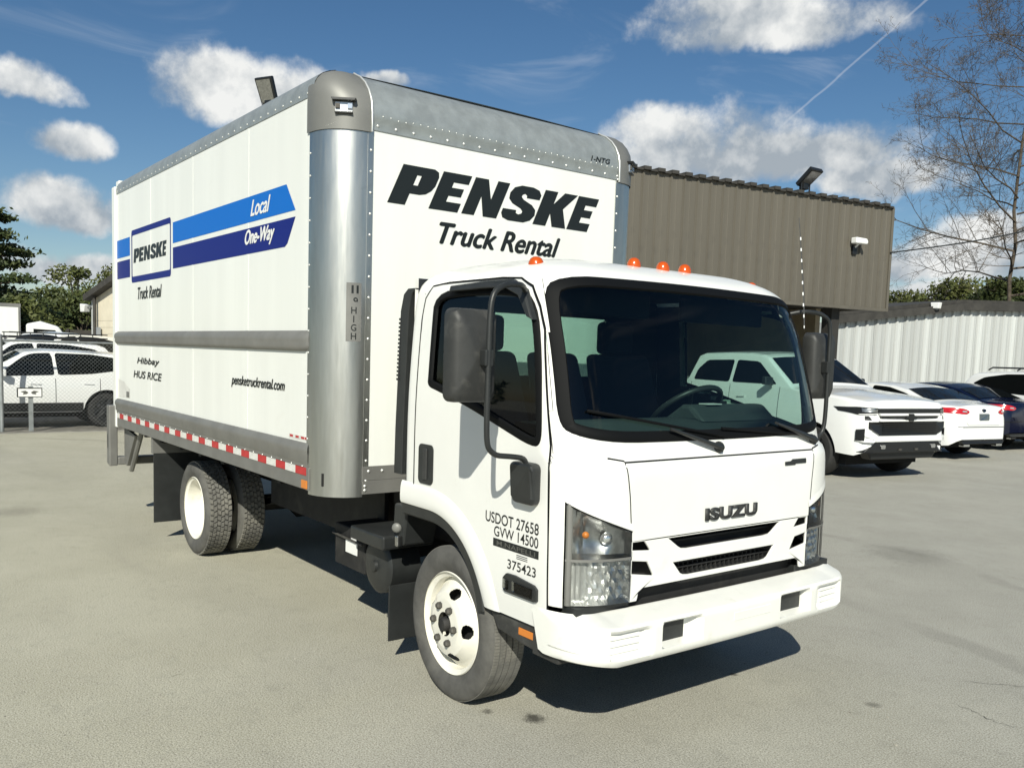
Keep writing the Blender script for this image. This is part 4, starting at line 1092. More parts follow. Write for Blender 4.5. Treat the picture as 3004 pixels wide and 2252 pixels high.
MB().tube([swc-ax*.04, swc-ax*.30], .035, 8).build('steering_column', 'black_plastic', swl)
bx('sun_visor', 'interior', .50, .53, .12, .80, 1.98, 2.12, bevel=.01)
bx('sun_visor', 'interior', .50, .53, -.80, -.12, 1.98, 2.12, bevel=.01)
# ------------------------------------------------------------------ parked vehicles
mat('car_white', (.80, .81, .80), .22, coat=.8, var=.02, vscale=1.0)
mat('car_navy', (.002, .004, .018), .22, coat=.35)
mat('car_black_trim', (.012, .013, .014), .35)
mat('car_tyre', (.022, .022, .022), .8, var=.2, vscale=12)
mat('car_rim', (.10, .10, .105), .35, metal=.8)
mat('car_rim_silver', (.5, .5, .51), .3, metal=.9)
mat('underbody', (.006, .006, .006), .9)
class Car:
    def __init__(s, name, label, cat, loc, rz, L, top, belt, plan, sill, wheels, wr, paint, tum=.34, group=None, crown=.035, edge=.075):
        s.L, s.top, s.belt, s.plan, s.sill, s.wheels, s.wr, s.tum, s.crown, s.edge = L, top, belt, plan, sill, wheels, wr, tum, crown, edge
        s.root = thing(name, label, cat, loc, rz, group); s.paint = paint
        xs = set([-L*k/90 for k in range(91)])
        for w in wheels:
            for k in range(-12, 13): xs.add(w+(wr+.07)*sin(k/12*pi/2))
        for q in top: xs.add(q[0])
        xs = sorted(x for x in xs if -L <= x <= 0); s.xs = [x for i, x in enumerate(xs) if i == 0 or x-xs[i-1] > .004]
        N = 7+6+4+6
        def pt(i, j): return s.sect(s.xs[i], j)
        m = MB()
        for sg in (-1, 1):
            m.grid(lambda i, j: (lambda q: (q[0], sg*q[1], q[2]))(s.sect(s.xs[i], j)), len(s.xs), N)
        for i in (0, len(s.xs)-1):
            A = [s.sect(s.xs[i], j) for j in range(N)]; o = len(m.v); m.v += A+[(x, -y, z) for x, y, z in reversed(A[:-1])]; m.f.append(tuple(range(o, len(m.v))))
        s.body = m.build('body', paint, s.root, smooth=32)
        # dark floor and arch liners
        u = MB().box(-L+.4, -.45, -s.w(-L/2)+.22, s.w(-L/2)-.22, .22, .42)
        u.build('underbody', 'underbody', s.root)
        for w in wheels:
            for sg in (-1, 1):
                k = MB(); k.grid(lambda i, j: (w+(wr+.06)*cos(pi*i/16), sg*(s.w(w)-[.03, .32][j]), wr+(wr+.06)*sin(pi*i/16)), 17, 2)
                k.box(w-wr-.05, w+wr+.05, sg*(s.w(w)-.33)-.005, sg*(s.w(w)-.33)+.005, .25, wr+.4); k.build('arch_liner', 'underbody', s.root)
    def w(s, x): return sinterp(s.plan, x)
    def zt(s, x): return interp(s.top, x)
    def zb(s, x): return min(interp(s.belt, x), s.zt(x)-.03)
    def zl(s, x):
        z = interp(s.sill, x)
        for w in s.wheels:
            if abs(x-w) < s.wr+.07: z = max(z, s.wr+sqrt((s.wr+.07)**2-(x-w)**2))
        return min(z, s.zb(x)-.04)
    def ys(s, x, z):
        w = s.w(x); zb = s.zb(x)
        if z <= zb:
            t = (z-.3)/max(.2, zb-.3); return w*(1-.055*max(0, .45-t)**2*4-.045*max(0, t-.55)**2*4)
        y0 = w*(1-.045*.81); return y0-s.tum*(z-zb)*min(1, (z-zb)/.1+.4)
    def sect(s, x, j):
        zl, zb, zt = s.zl(x), s.zb(x), s.zt(x); ze = max(zb, zt-s.edge)
        if j < 7: z = lerp(zl, zb, j/6); return (x, s.ys(x, z), z)
        j -= 7
        if j < 6: z = lerp(zb, ze, (j+1)/6); return (x, s.ys(x, z), z)
        j -= 6; ye = s.ys(x, ze); h = zt-s.crown-ze; r = min(.12, ye*.3)
        if j < 4: a = pi/2*(j+1)/4; return (x, ye-r*(1-cos(a)), ze+max(.0, h)*sin(a))
        j -= 4; t = (j+1)/6; y = (ye-r)*(1-t); return (x, y, lerp(ze+max(0, h), zt, 1-(1-t)**2))
    def side(s, poly, m, name, off=.006, sg=-1, par=None, nu=20, nv=6):
        P = patch(poly, lambda a, b: (a, sg*(s.ys(a, b)+off), b), nu, nv); return P.build(name, m, par or s.root, smooth=60)
    def topat(s, x, t, off=.006):             # t in -1..1 across the top at x
        zt, zb = s.zt(x), s.zb(x); ze = max(zb, zt-s.edge); ye = s.ys(x, ze); yy = abs(t)*(ye-.02)
        # height at yy
        N = 23; best = None
        for j in range(12, 22):
            a = s.sect(x, j); b = s.sect(x, j+1)
            if b[1] <= yy <= a[1]: best = lerp(a[2], b[2], (a[1]-yy)/max(1e-6, a[1]-b[1])); break
        if best is None: best = ze
        return (x, yy*(1 if t > 0 else -1), best+off)
    def screen(s, x0, x1, m, name, off=.012, half=.93):
        return MB().grid(lambda i, j: (lambda q: q)(s.topat(lerp(x0, x1, i/14), lerp(-half, half, j/16), off)), 15, 17).build(name, m, s.root, smooth=60)
    def add_wheels(s, rim='car_rim', tw=.24, spokes=6):
        for w in s.wheels:
            for sg in (-1, 1):
                R = s.wr; y = sg*(s.w(w)-.035-tw/2)
                t = MB().lathe([(R*.66, -tw/2), (R*.70, -tw/2-.005), (R*.92, -tw/2), (R*.985, -tw/2+.025), (R, -tw/2+.06), (R, tw/2-.06), (R*.985, tw/2-.025), (R*.92, tw/2), (R*.66, tw/2)], n=36).build('wheel', 'car_tyre', s.root, smooth=40, loc=(w, y, R))
                r = MB().lathe([(R*.67, -tw/2-.002), (R*.66, -tw/2+.01), (R*.62, -tw/2+.06), (R*.60, 0), (0, 0)], n=36)
                for k in range(spokes):
                    a = 2*pi*k/spokes; c_, s_ = cos(a), sin(a); px, pz = -s_*.035, c_*.035
                    r.hexa([(R*.15*c_+px, -tw/2+.01, R*.15*s_+pz), (R*.15*c_-px, -tw/2+.01, R*.15*s_-pz), (R*.64*c_-px*.7, -tw/2+.02, R*.64*s_-pz*.7), (R*.64*c_+px*.7, -tw/2+.02, R*.64*s_+pz*.7)],
                           [(R*.15*c_+px, -tw/2+.05, R*.15*s_+pz), (R*.15*c_-px, -tw/2+.05, R*.15*s_-pz), (R*.64*c_-px*.7, -tw/2+.05, R*.64*s_-pz*.7), (R*.64*c_+px*.7, -tw/2+.05, R*.64*s_+pz*.7)])
                o = r.build('rim', rim, t, smooth=40)
                if sg > 0: o.rotation_euler = (0, 0, pi)
    def surfx(s, y, z):
        y = abs(y); x = 0.0
        while x > -s.L/3:
            if y <= s.ys(x, z) and z <= s.zt(x): return x
            x -= .006
        return x
    def end(s, poly, m, name, d0, d1, x0=0.0, bowk=.10, par=None, bevel=0.0, step=.05):
        """piece on the end face: poly in (y,z), follows the end of the body"""
        P = resample(poly, step); zm = sum(q[1] for q in poly)/len(poly)
        return MB().prism(P, lambda a, b, d: (s.surfx(a, b)+d, a, b), d0, d1).build(name, m, par or s.root, bevel=bevel)
    def endpatch(s, poly, m, name, d, par=None, nu=18, nv=6):
        return patch(poly, lambda a, b: (s.surfx(a, b)+d, a+(.006 if a > .75 else -.006 if a < -.75 else 0), b), nu, nv).build(name, m, par or s.root, smooth=60)
    def box(s, name, m, *b, bevel=0.0, par=None): return MB().box(*b).build(name, m, par or s.root, bevel=bevel)
    def mirrors(s, x, z, m):
        for sg in (-1, 1):
            y = sg*(s.ys(x, z)+.02); o = MB().hexa([(x-.03, y, z), (x+.07, y+sg*.03, z), (x+.05, y+sg*.20, z+.01), (x-.05, y+sg*.20, z+.01)], [(x-.03, y, z+.13), (x+.06, y+sg*.03, z+.14), (x+.03, y+sg*.19, z+.15), (x-.05, y+sg*.20, z+.15)]).build('mirror', m, s.root, bevel=.02)

def rounded(poly, r=.05, n=3):
    o = []
    for i in range(len(poly)):
        a, b, c_ = Vector(poly[i-1]), Vector(poly[i]), Vector(poly[(i+1) % len(poly)]); u = (a-b); w_ = (c_-b); k = min(r, u.length*.45, w_.length*.45); p = b+u.normalized()*k; q_ = b+w_.normalized()*k
        for j in range(n+1): t = j/n; v = p*(1-t)**2+b*(2*t*(1-t))+q_*t*t; o.append((v.x, v.y))
    return o
HD = radians(-10.6)
PS = 1.035                                   # this truck stands a little taller than stock
def Z(*t): return [(x, z*PS) for x, z in t]
pk = Car('pickup_truck', 'white pickup truck facing out with blacked-out grille and bow-tie emblem under the canopy', 'pickup', (-3.33, 9.80, 0), HD, 5.88,
   Z((-5.88, 1.36), (-5.80, 1.40), (-4.27, 1.40), (-4.22, 1.46), (-4.08, 1.86), (-3.95, 1.905), (-3.3, 1.925), (-2.7, 1.925), (-2.40, 1.895), (-2.25, 1.85), (-1.52, 1.385), (-1.45, 1.365), (-.5, 1.29), (-.22, 1.25), (-.08, 1.225), (-.03, 1.18), (0, 1.12)),
   Z((-5.88, 1.37), (-4.2, 1.37), (-1.5, 1.30), (-.3, 1.18), (0, 1.08)),
   [(-5.88, .96), (-5.75, 1.01), (-4, 1.03), (-1.5, 1.03), (-.6, 1.02), (-.3, .985), (-.12, .92), (-.04, .86), (0, .80)],
   [(-5.88, .55), (-5.7, .5), (-4.9, .48), (-1.6, .45), (-.5, .42), (-.2, .40), (0, .48)], [-.97, -4.72], .40, 'car_white', tum=.30)
pk.add_wheels('car_rim', .27)
# side glass (front and rear door), windscreen, rear glass
for sg in (-1, 1):
    pk.side(rounded([(-1.86, 1.42), (-2.42, 1.80), (-2.98, 1.82), (-2.98, 1.42)]), 'dark_glass', 'side_window', sg=sg)
    pk.side(rounded([(-3.06, 1.42), (-3.06, 1.82), (-3.80, 1.80), (-4.02, 1.62), (-4.06, 1.43)]), 'dark_glass', 'side_window', sg=sg)
    for x in (-2.78, -3.86): pk.side([(x, 1.17), (x+.20, 1.18), (x+.20, 1.21), (x, 1.20)], 'car_white', 'door_handle', .025, sg)
    for x in (-1.78, -3.02, -4.12): pk.side([(x, .52), (x+.012, .52), (x+.012, 1.38), (x, 1.38)], 'car_black_trim', 'door_gap', .002, sg, nu=2, nv=12)
pk.screen(-2.22, -1.58, 'privacy_glass', 'windscreen')
pk.mirrors(-1.95, 1.40, 'car_black_trim')
# face of the pickup
zz = lambda P: [(a, b*PS) for a, b in P]
pk.end(zz(rrect(-.70, .70, 1.035, 1.10, .015)), 'car_black_trim', 'grille_bar', -.02, .030)
pk.end(zz(rrect(-.64, .64, .955, .985, .010)), 'car_black_trim', 'grille_bar', -.02, .034)
gl_ = pk.end(zz([(-.84, .80), (-.84, .90), (.84, .90), (.84, .80), (.62, .70), (-.62, .70)]), 'car_black_trim', 'grille', -.04, .035)
for k in range(5): pk.end(zz([(-.6, .735+k*.034), (.6, .735+k*.034), (.6, .747+k*.034), (-.6, .747+k*.034)]), 'underbody', 'grille_slat', .03, .045, par=gl_)
pk.end(zz([(-.66, .905), (-.66, .95), (-.10, .935), (.10, .935), (.66, .95), (.66, .905)]), 'car_white', 'grille_bar', -.02, .045, bevel=.01)
pk.end(zz([(-.66, .99), (-.70, 1.03), (.70, 1.03), (.66, .99)]), 'car_white', 'grille_bar', -.02, .045, bevel=.01)
em = [(-.125, .945), (-.060, .945), (-.045, .915), (.060, .915), (.045, .945), (.125, .945), (.105, .995), (.060, .995), (.045, 1.025), (-.060, 1.025), (-.045, .995), (-.105, .995)]
pk.end(zz([(a, b-.0) for a, b in em]), 'car_black_trim', 'emblem', .03, .070, bevel=.006)
for sg in (-1, 1):
    hl = pk.endpatch(zz([(sg*.70, 1.03), (sg*.70, 1.105), (sg*.93, 1.115), (sg*1.0, 1.10), (sg*1.0, 1.04), (sg*.93, 1.0), (sg*.74, 1.02)]), 'car_black_trim', 'headlight', .014, nu=30)
    pk.endpatch(zz([(sg*.71, 1.04), (sg*.71, 1.09), (sg*.90, 1.10), (sg*.90, 1.045)]), 'chrome_dull', 'headlight_reflector', .020, par=hl)
    pk.endpatch(zz([(sg*.72, 1.018), (sg*.92, 1.0), (sg*.93, 1.012), (sg*.72, 1.03)]), 'decal_white', 'running_light', .024, par=hl)
    pk.endpatch(zz([(sg*.80, .93), (sg*.88, .93), (sg*.88, .985), (sg*.84, .985)]), 'car_black_trim', 'air_intake', .014)
    pk.endpatch(zz([(sg*.90, .62), (sg*.96, .62), (sg*.96, .78), (sg*.90, .80)]), 'car_black_trim', 'air_curtain', .060)
    pk.end(zz(rrect(min(sg*.52, sg*.62), max(sg*.52, sg*.62), .50, .56, .02)), 'chrome', 'fog_lamp', -.02, .045)
    pk.end(zz([(sg*.15, .47), (sg*.22, .47), (sg*.22, .50), (sg*.15, .50)]), 'iron', 'tow_hook', -.02, .045)
pk.end(zz([(-.95, .60), (.95, .60), (.95, .70), (.6, .695), (-.6, .695), (-.95, .70)]), 'car_white', 'bumper', -.12, .05, bevel=.02)
pk.end(zz([(-.93, .44), (.93, .44), (.82, .52), (.70, .60), (-.70, .60), (-.82, .52)]), 'car_black_trim', 'lower_bumper', -.14, .03, bevel=.02)
pk.end(zz([(-.70, .33), (.70, .33), (.78, .45), (-.78, .45)]), 'car_black_trim', 'air_dam', -.25, -.06, bevel=.02)

def sedan(name, label, loc, rz, paint):
    c = Car(name, label, 'sedan', loc, rz, 4.84,
     [(-4.84, .62), (-4.80, .74), (-4.6, .86), (-3.62, 1.04), (-3.50, 1.07), (-2.85, 1.36), (-2.55, 1.435), (-2.1, 1.47), (-1.6, 1.445), (-1.2, 1.365), (-.62, 1.145), (-.50, 1.125), (-.10, 1.095), (-.05, 1.06), (-.02, .98), (0, .80)],
     [(-4.84, .6), (-4.5, .82), (-3.5, .95), (-1.5, 1.03), (-.4, 1.05), (0, .78)],
     [(-4.84, .55), (-4.75, .70), (-4.5, .85), (-3.9, .915), (-2.4, .93), (-1.0, .925), (-.45, .89), (-.18, .82), (-.05, .72), (0, .62)],
     [(-4.84, .42), (-4.6, .25), (-4.0, .22), (-1.5, .22), (-.5, .26), (-.15, .30), (0, .42)], [-1.10, -3.95], .335, paint, tum=.42)
    c.add_wheels('car_rim_silver', .22, 10)
    for sg in (-1, 1):
        c.side(rounded([(-3.28, 1.03), (-2.72, 1.32), (-2.30, 1.385), (-2.14, 1.385), (-2.10, 1.06)]), 'dark_glass', 'side_window', sg=sg)
        c.side(rounded([(-2.03, 1.06), (-2.04, 1.385), (-1.62, 1.365), (-1.18, 1.26), (-.86, 1.13), (-1.0, 1.09)]), 'dark_glass', 'side_window', sg=sg)
        for x in (-2.08, -3.2, -1.06): c.side([(x, .40), (x+.01, .40), (x+.01, 1.02), (x, 1.02)], 'car_black_trim', 'door_gap', .002, sg, nu=2, nv=10)
        for x in (-2.42, -1.42): c.side([(x, .90), (x+.18, .91), (x+.18, .94), (x, .93)], paint, 'door_handle', .02, sg)
    c.screen(-3.42, -2.84, 'privacy_glass', 'windscreen'); c.screen(-1.22, -.66, 'privacy_glass', 'rear_window', half=.90)
    c.mirrors(-3.0, 1.02, paint)
    E_ = lambda P, m, n, a, b, **k: c.end(P, m, n, a, b, bowk=.16, **k)
    for sg in (-1, 1):
        tl = smooth_poly([(-.86, .99), (-.80, .945), (-.62, .91), (-.48, .915), (-.42, .96), (-.50, 1.0), (-.66, 1.035), (-.82, 1.03)], 2)
        l = c.endpatch([(a*-sg, b) for a, b in tl], 'red_lens', 'tail_light', .012)
        E_([(a*-sg*1.0, b) for a, b in ((-.62, .955), (-.52, .95), (-.51, .975), (-.61, .98))], 'bulb', 'reversing_lamp', -.02, .018, par=l)
        c.side([(-.62, .985), (-.45, .945), (-.06, .915), (-.06, 1.02), (-.40, 1.035), (-.56, 1.02)], 'red_lens', 'tail_light_side', .006, sg)
    E_([(-.52, .755), (.52, .755), (.47, .70), (-.47, .70)], paint, 'number_plate_recess', -.03, .012)
    E_(rrect(-.15, .15, .80, .92, .015), 'chrome_dull', 'number_plate', -.02, .020)
    E_([(a*.055, .985+b*.03) for a, b in ((1, 0), (.7, .7), (0, 1), (-.7, .7), (-1, 0), (-.7, -.7), (0, -1), (.7, -.7))], 'car_navy', 'badge', -.02, .024)
    E_([(-.66, .40), (.66, .40), (.60, .335), (-.60, .335)], 'car_black_trim', 'bumper_insert', -.06, .026, bevel=.01)
    E_([(-.70, .66), (.70, .66), (.70, .668), (-.70, .668)], 'car_black_trim', 'bumper_gap', -.02, .012)
    for sg in (-1, 1): E_(rrect(min(sg*.40, sg*.58), max(sg*.40, sg*.58), .285, .325, .012), 'chrome', 'exhaust_tip', -.08, .02)
    return c
sedan('sedan', 'white sedan parked tail-out with red tail lights, between the pickup and the navy car', (-4.17, 14.27, 0), HD, 'car_white')
sedan('sedan', 'dark navy sedan parked tail-out beside the white sedan', (-4.6, 17.35, 0), HD, 'car_navy')

def suv(name, label, loc, rz, H=1.62, rack=False, L=4.65, glassm='privacy_glass', rackpos=(-1.9, -4.0)):
    k = H/1.62
    c = Car(name, label, 'SUV', loc, rz, L,
     [(-L, .85*k), (-L+.03, 1.05*k), (-L+.10, 1.15*k), (-L+.45, 1.52*k), (-L+.60, 1.565*k), (-3.0, 1.61*k), (-2.55, 1.62*k), (-2.2, 1.59*k), (-1.34, 1.085*k), (-1.2, 1.055*k), (-.25, .95*k), (-.08, .88*k), (0, .70*k)],
     [(-L, .9*k), (-L+.2, 1.12*k), (-3.2, 1.06*k), (-1.2, 1.00*k), (-.3, .90*k), (0, .68*k)],
     [(-L, .70), (-L+.1, .80), (-L+.4, .89), (-3, .925), (-1.5, .925), (-.6, .88), (-.2, .76), (0, .60)],
     [(-L, .45), (-L+.3, .36), (-3, .33), (-1.4, .33), (-.6, .33), (-.2, .32), (0, .42)], [-.95, -3.66], .355, 'car_white', tum=.30)
    c.add_wheels('car_rim', .23, 5)
    for sg in (-1, 1):
        c.side(rounded([(-1.66, 1.06*k), (-2.18, 1.47*k), (-2.34, 1.52*k), (-2.66, 1.535*k), (-2.70, 1.09*k)]), glassm, 'side_window', sg=sg)
        c.side(rounded([(-2.76, 1.09*k), (-2.72, 1.535*k), (-3.40, 1.52*k), (-3.95, 1.44*k), (-4.22, 1.30*k), (-3.9, 1.19*k), (-3.4, 1.12*k)]), glassm, 'side_window', sg=sg)
        for x in (-1.60, -2.72, -3.55): c.side([(x, .40), (x+.012, .40), (x+.012, 1.02*k), (x, 1.02*k)], 'car_black_trim', 'door_gap', .002, sg, nu=2, nv=10)
        for x in (-2.45, -3.42): c.side([(x, .90*k), (x+.2, .91*k), (x+.2, .935*k), (x, .925*k)], 'car_white', 'door_handle', .022, sg)
        c.side([(-3.22, .34), (-1.38, .34), (-1.38, .52), (-3.22, .52)], 'car_black_trim', 'sill_trim', .006, sg)
        c.side([(-L+.10, .95*k), (-L+.5, 1.0*k), (-L+.5, 1.06*k), (-L+.10, 1.08*k)], 'red_lens', 'tail_light', .008, sg)
        c.end([(sg*.45, .78*k), (sg*.72, .80*k), (sg*.72, .86*k), (sg*.45, .83*k)], 'chrome_dull', 'headlight', -.06, .02, bowk=.2)
        if rack:
            z0 = 1.60*k; y = sg*.56
            MB().tube([(rackpos[0], y, z0), (rackpos[0]-.08, y, z0+.06), (rackpos[1]+.1, y, z0+.06), (rackpos[1], y, z0)], .02, 8).build('roof_rail', 'car_black_trim', c.root)
    c.screen(-2.12, -1.42, glassm, 'windscreen'); c.screen(-L+.40, -L+.14, glassm, 'rear_window', half=.85)
    c.end(rrect(-.5, .5, .52, .72, .04), 'car_black_trim', 'grille', -.08, .02, bowk=.2)
    c.mirrors(-1.78, 1.05*k, 'car_white')
    return c
suv('sport_utility_vehicle', 'white crossover with plain roof, parked side-on directly behind the wire fence', (-16.75, -2.72, 0), radians(-90), 1.60)
b = suv('sport_utility_vehicle', 'white SUV with black roof basket parked behind the crossover at the fence', (-19.9, -2.55, 0), radians(-90), 1.78, True, rackpos=(-2.1, -4.3))
for k in range(9): MB().box(-2.3-k*.24, -2.27-k*.24, -.55, .55, 1.80, 1.83).build('basket_slat', 'car_black_trim', b.root)
for z in (1.84, 1.93):
    for y in (-.56, .56): MB().tube([(-2.2, y, z), (-4.3, y, z)], .014, 6).build('basket_rail', 'car_black_trim', b.root)
for k in range(8): MB().box(-2.25-k*.28, -2.23-k*.28, -.57, -.55, 1.78, 1.94).build('basket_post', 'car_black_trim', b.root)
q = at(2808, 1150, 24.5); lat = Vector((sin(-HD), cos(HD), 0)); fwd = Vector((cos(HD), sin(HD), 0))
p0 = q+lat*.85+fwd*4.6
suv('sport_utility_vehicle', 'white SUV with black roof rails parked beyond the navy sedan', (p0.x, p0.y, 0), HD, 1.80, True, L=4.75, glassm='dark_glass')
# a white van with a raised bonnet line seen over the SUV roofs
def delivery(loc, rz, label):
    t = thing('delivery_truck', label, 'truck', loc, rz)
    MB().box(-5.0, -.0, -1.1, 1.1, .75, 2.85).build('cargo_box', 'white_panel', t, bevel=.02)
    for z in (.76, 2.75): MB().box(-5.01, .01, -1.115, 1.115, z, z+.10).build('box_rail', 'grey_rail', t)
    for sg in (-1, 1):
        for x in (-4.98, -.06): MB().box(x, x+.05, sg*1.11-.012, sg*1.11+.012, .86, 2.75).build('corner_trim', 'grey_rail', t)
    P = [(.15, .55), (.15, 2.25), (.55, 2.35), (1.05, 2.2), (1.55, 1.45), (2.35, 1.25), (2.45, .95), (2.45, .5)]
    MB().prism(P, lambda a, b_, d: (a, d, b_), -.95, .95).build('cab', 'car_white', t, bevel=.06)
    for sg in (-1, 1): MB().prism([(.35, 1.45), (.35, 2.1), (.95, 2.08), (1.36, 1.45)], lambda a, b_, d: (a, sg*d, b_), .94, .958).build('cab_window', 'privacy_glass', t)
    MB().prism([(1.10, 2.14), (1.13, 2.16), (1.58, 1.48), (1.55, 1.46)], lambda a, b_, d: (a, d, b_), -.85, .85).build('windscreen', 'privacy_glass', t)
    for x in (-3.6, 1.65):
        for sg in (-1, 1): MB().lathe([(0, -.1), (.2, -.11), (.36, -.12), (.4, -.08), (.4, .12), (0, .12)], n=24).build('wheel', 'car_tyre', t, smooth=40, loc=(x, sg*.92, .40))
    MB().box(-4.9, 2.3, -.4, .4, .45, .74).build('chassis', 'underbody', t)
    return t
p1 = at(74, 1000, 31); delivery((p1.x-1.1, p1.y, 0), radians(84), 'plain white box truck standing behind the parked SUVs beneath the tall pine')
p2_ = at(150, 1000, 26)
suv('sport_utility_vehicle', 'white van-like SUV whose roof shows above the black roof basket', (p2_.x+.6, p2_.y-2.0, 0), radians(-58), 2.0)
# ------------------------------------------------------------------ buildings
mat('brown_metal', (.122, .110, .088), .55, orand=.22, metal=.0, var=.10, vscale=1.5, dirt=((.055, .052, .046), .55, 1.1, .52), ani=(3, 3, .35), rvar=.08)
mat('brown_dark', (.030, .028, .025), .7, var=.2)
mat('tan_wall', (.30, .25, .17), .8, var=.12, vscale=2)
mat('white_metal', (.50, .515, .505), .42, var=.38, vscale=2.2, ani=(3, 3, .18), rvar=.1, orand=.5)
mat('roof_dark', (.045, .042, .037), .8, var=.3, vscale=3)
mat('cream_block', (.66, .60, .47), .8, var=.06, vscale=4, bump=.1)
mat('grey_shed', (.26, .28, .30), .7, var=.15, vscale=.6)
mat('steel_post', (.30, .32, .32), .5, metal=.5, var=.2, vscale=6)
mat('wood_dark', (.04, .036, .03), .9, var=.3)
AL = Vector((.18, .984, 0)).normalized(); OU = Vector((AL.y, -AL.x, 0)); Q0 = Vector((-6.17, 13.90, 0))
ca = thing('canopy_building', 'brown ribbed-metal building with deep overhanging fascia behind the box truck', 'building', Q0, atan2(AL.y, AL.x))
# local frame: x along the facade (negative towards the left end), y = -outward
def cbx(nm, m, *b, bevel=0.0, par=None): return MB().box(*b).build(nm, m, par or ca, bevel=bevel)
d_ = ray(768, 300); t_ = (Q0-CAM).dot(OU)/Vector((d_.x, d_.y, 0)).dot(OU); LEN = -(CAM+d_*t_-Q0).dot(AL); ZB, ZT = 2.98, 5.05
pan = MB(); PWD = .30
prof = [(0, 0), (.02, 0), (.032, -.028), (.058, -.028), (.070, 0), (.16, 0), (.165, -.006), (.175, -.006), (.18, 0), (PWD-.002, 0)]
pan.grid(lambda i, j: (prof[i][0], prof[i][1], [ZB, ZT][j]), len(prof), 2); pme = pan.mesh('fascia_panel', 'brown_metal', 20)
rb = MB().box(.0, .15, -.09, .25, ZT-.005, ZT+.055); rb.box(.15, PWD, -.06, .25, ZT-.015, ZT+.018); rme = rb.mesh('roof_rib', 'roof_dark')
for k in range(int(LEN/PWD)):
    x = -(k+1)*PWD; mobj('fascia_panel', pme, ca, (x, 0, 0)); mobj('roof_rib', rme, ca, (x, 0, 0))
cbx('corner_trim', 'brown_metal', -.005, .055, -.035, .05, ZB-.02, ZT, bevel=.004)
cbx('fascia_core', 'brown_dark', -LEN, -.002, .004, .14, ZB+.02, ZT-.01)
cbx('bottom_trim', 'brown_metal', -LEN, .05, -.04, .12, ZB-.06, ZB-.001)
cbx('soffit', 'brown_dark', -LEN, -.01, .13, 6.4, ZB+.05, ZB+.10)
cbx('end_fascia', 'brown_metal', -.004, .04, .06, 7.0, ZB-.02, ZT-.02)
cbx('roof_deck', 'roof_dark', -LEN, -.01, .15, 9.0, ZT-.12, ZT-.04)
cbx('back_wall', 'tan_wall', -LEN, -.05, 6.4, 6.6, 0, ZB+.2)
for x in (-1.9, -4.4, -7.0): cbx('wall_door', 'tan_wall', x, x+1.0, 6.36, 6.41, 0, 2.1, bevel=.01)
cbx('end_wall', 'tan_wall', -.30, -.16, 1.6, 6.38, 0, ZB+.04)
cbx('wall_girt', 'brown_dark', -LEN, -.05, 6.34, 6.40, 2.2, 2.75)
d_ = ray(2432, 1000); 
# post that shows right of the cab: where the sight line meets the soffit line
t_ = ((Q0-OU*.35-CAM).dot(OU))/Vector((d_.x, d_.y, 0)).dot(OU); pp = CAM+d_*t_; sx_ = (pp-Q0).dot(AL)
for x in (sx_, sx_-5.2, sx_-10.2): cbx('canopy_post', 'brown_dark', x-.11, x+.11, .22, .48, 0, ZB+.06)
# floodlights and a camera, fixed to the fascia
def local(u, v, off=0.0):                     # photo pixel -> point on the fascia plane, in local coordinates
    d = ray(u, v); t = ((Q0-CAM).dot(OU)+off)/Vector((d.x, d.y, 0)).dot(OU); P = CAM+d*t-Q0; return P.dot(AL), P.z
def flood(x, label, tilt, yaw, sc=1.0):
    P = Q0+AL*x-OU*.05; f = thing('floodlight', label, 'floodlight', (P.x, P.y, ZT+.05), atan2(AL.y, AL.x)+yaw, 'floodlights on the canopy roof')
    MB().tube([(-.13*sc, 0, -.02), (-.13*sc, 0, .22*sc)], .016, 6).tube([(.13*sc, 0, -.02), (.13*sc, 0, .22*sc)], .016, 6).build('bracket', 'car_black_trim', f)
    c_, s_ = cos(tilt), sin(tilt)
    def T(a, b, d): y = b*c_-d*s_; z = b*s_+d*c_; return (a, -y, z+.24*sc)
    h = MB(); h.prism([(-.17*sc, -.14*sc), (.17*sc, -.14*sc), (.19*sc, .32*sc), (-.19*sc, .32*sc)], T, -.05*sc, .04*sc); hd = h.build('lamp_head', 'car_black_trim', f, bevel=.015)
    MB().prism([(-.14*sc, -.10*sc), (.14*sc, -.10*sc), (.155*sc, .28*sc), (-.155*sc, .28*sc)], T, -.056*sc, -.051*sc).build('lamp_glass', 'chrome_dull', f)
    MB().box(-.08*sc, .08*sc, -.02, .1*sc, .06*sc, .2*sc).build('driver_box', 'car_black_trim', f, bevel=.01)
x1, _ = local(2368, 560); flood(x1, 'black floodlight on the fascia roof edge above the security camera', radians(38), radians(8), .95)
x2, _ = local(790, 300); flood(x2, 'floodlight on the roof edge showing above the truck box', radians(66), radians(-52), .78)
xc, zc = local(2504, 715); P = Q0+AL*xc+OU*.03
sc_ = thing('security_camera', 'small white security camera on the brown fascia', 'camera', (P.x, P.y, zc-.12), atan2(AL.y, AL.x))
MB().box(-.06, .06, -.02, .03, -.10, .08).build('camera_mount', 'car_black_trim', sc_, bevel=.01)
MB().prism([(-.17, .10), (.15, .10), (.17, .15), (.13, .21), (-.17, .22)], lambda a, b_, d: (a, d, b_), -.20, -.05).build('camera_body', 'decal_white', sc_, bevel=.02)
MB().tube([(0, -.02, .05), (0, -.12, .12)], .02, 8).build('camera_arm', 'decal_white', sc_)
# overhead cable from the fascia corner
xk, zk = local(2606, 742); A = Q0+AL*xk+OU*.05; A.z = zk; B = at(3400, 560, 24.0)
m = MB(); m.tube([A.lerp(B, k/24)+Vector((0, 0, -.9*sin(pi*k/24)*.22)) for k in range(25)], .016, 6)
tag(m.build('overhead_cable', 'lettering_black'), 'black overhead cable running off the brown fascia corner', 'cable')

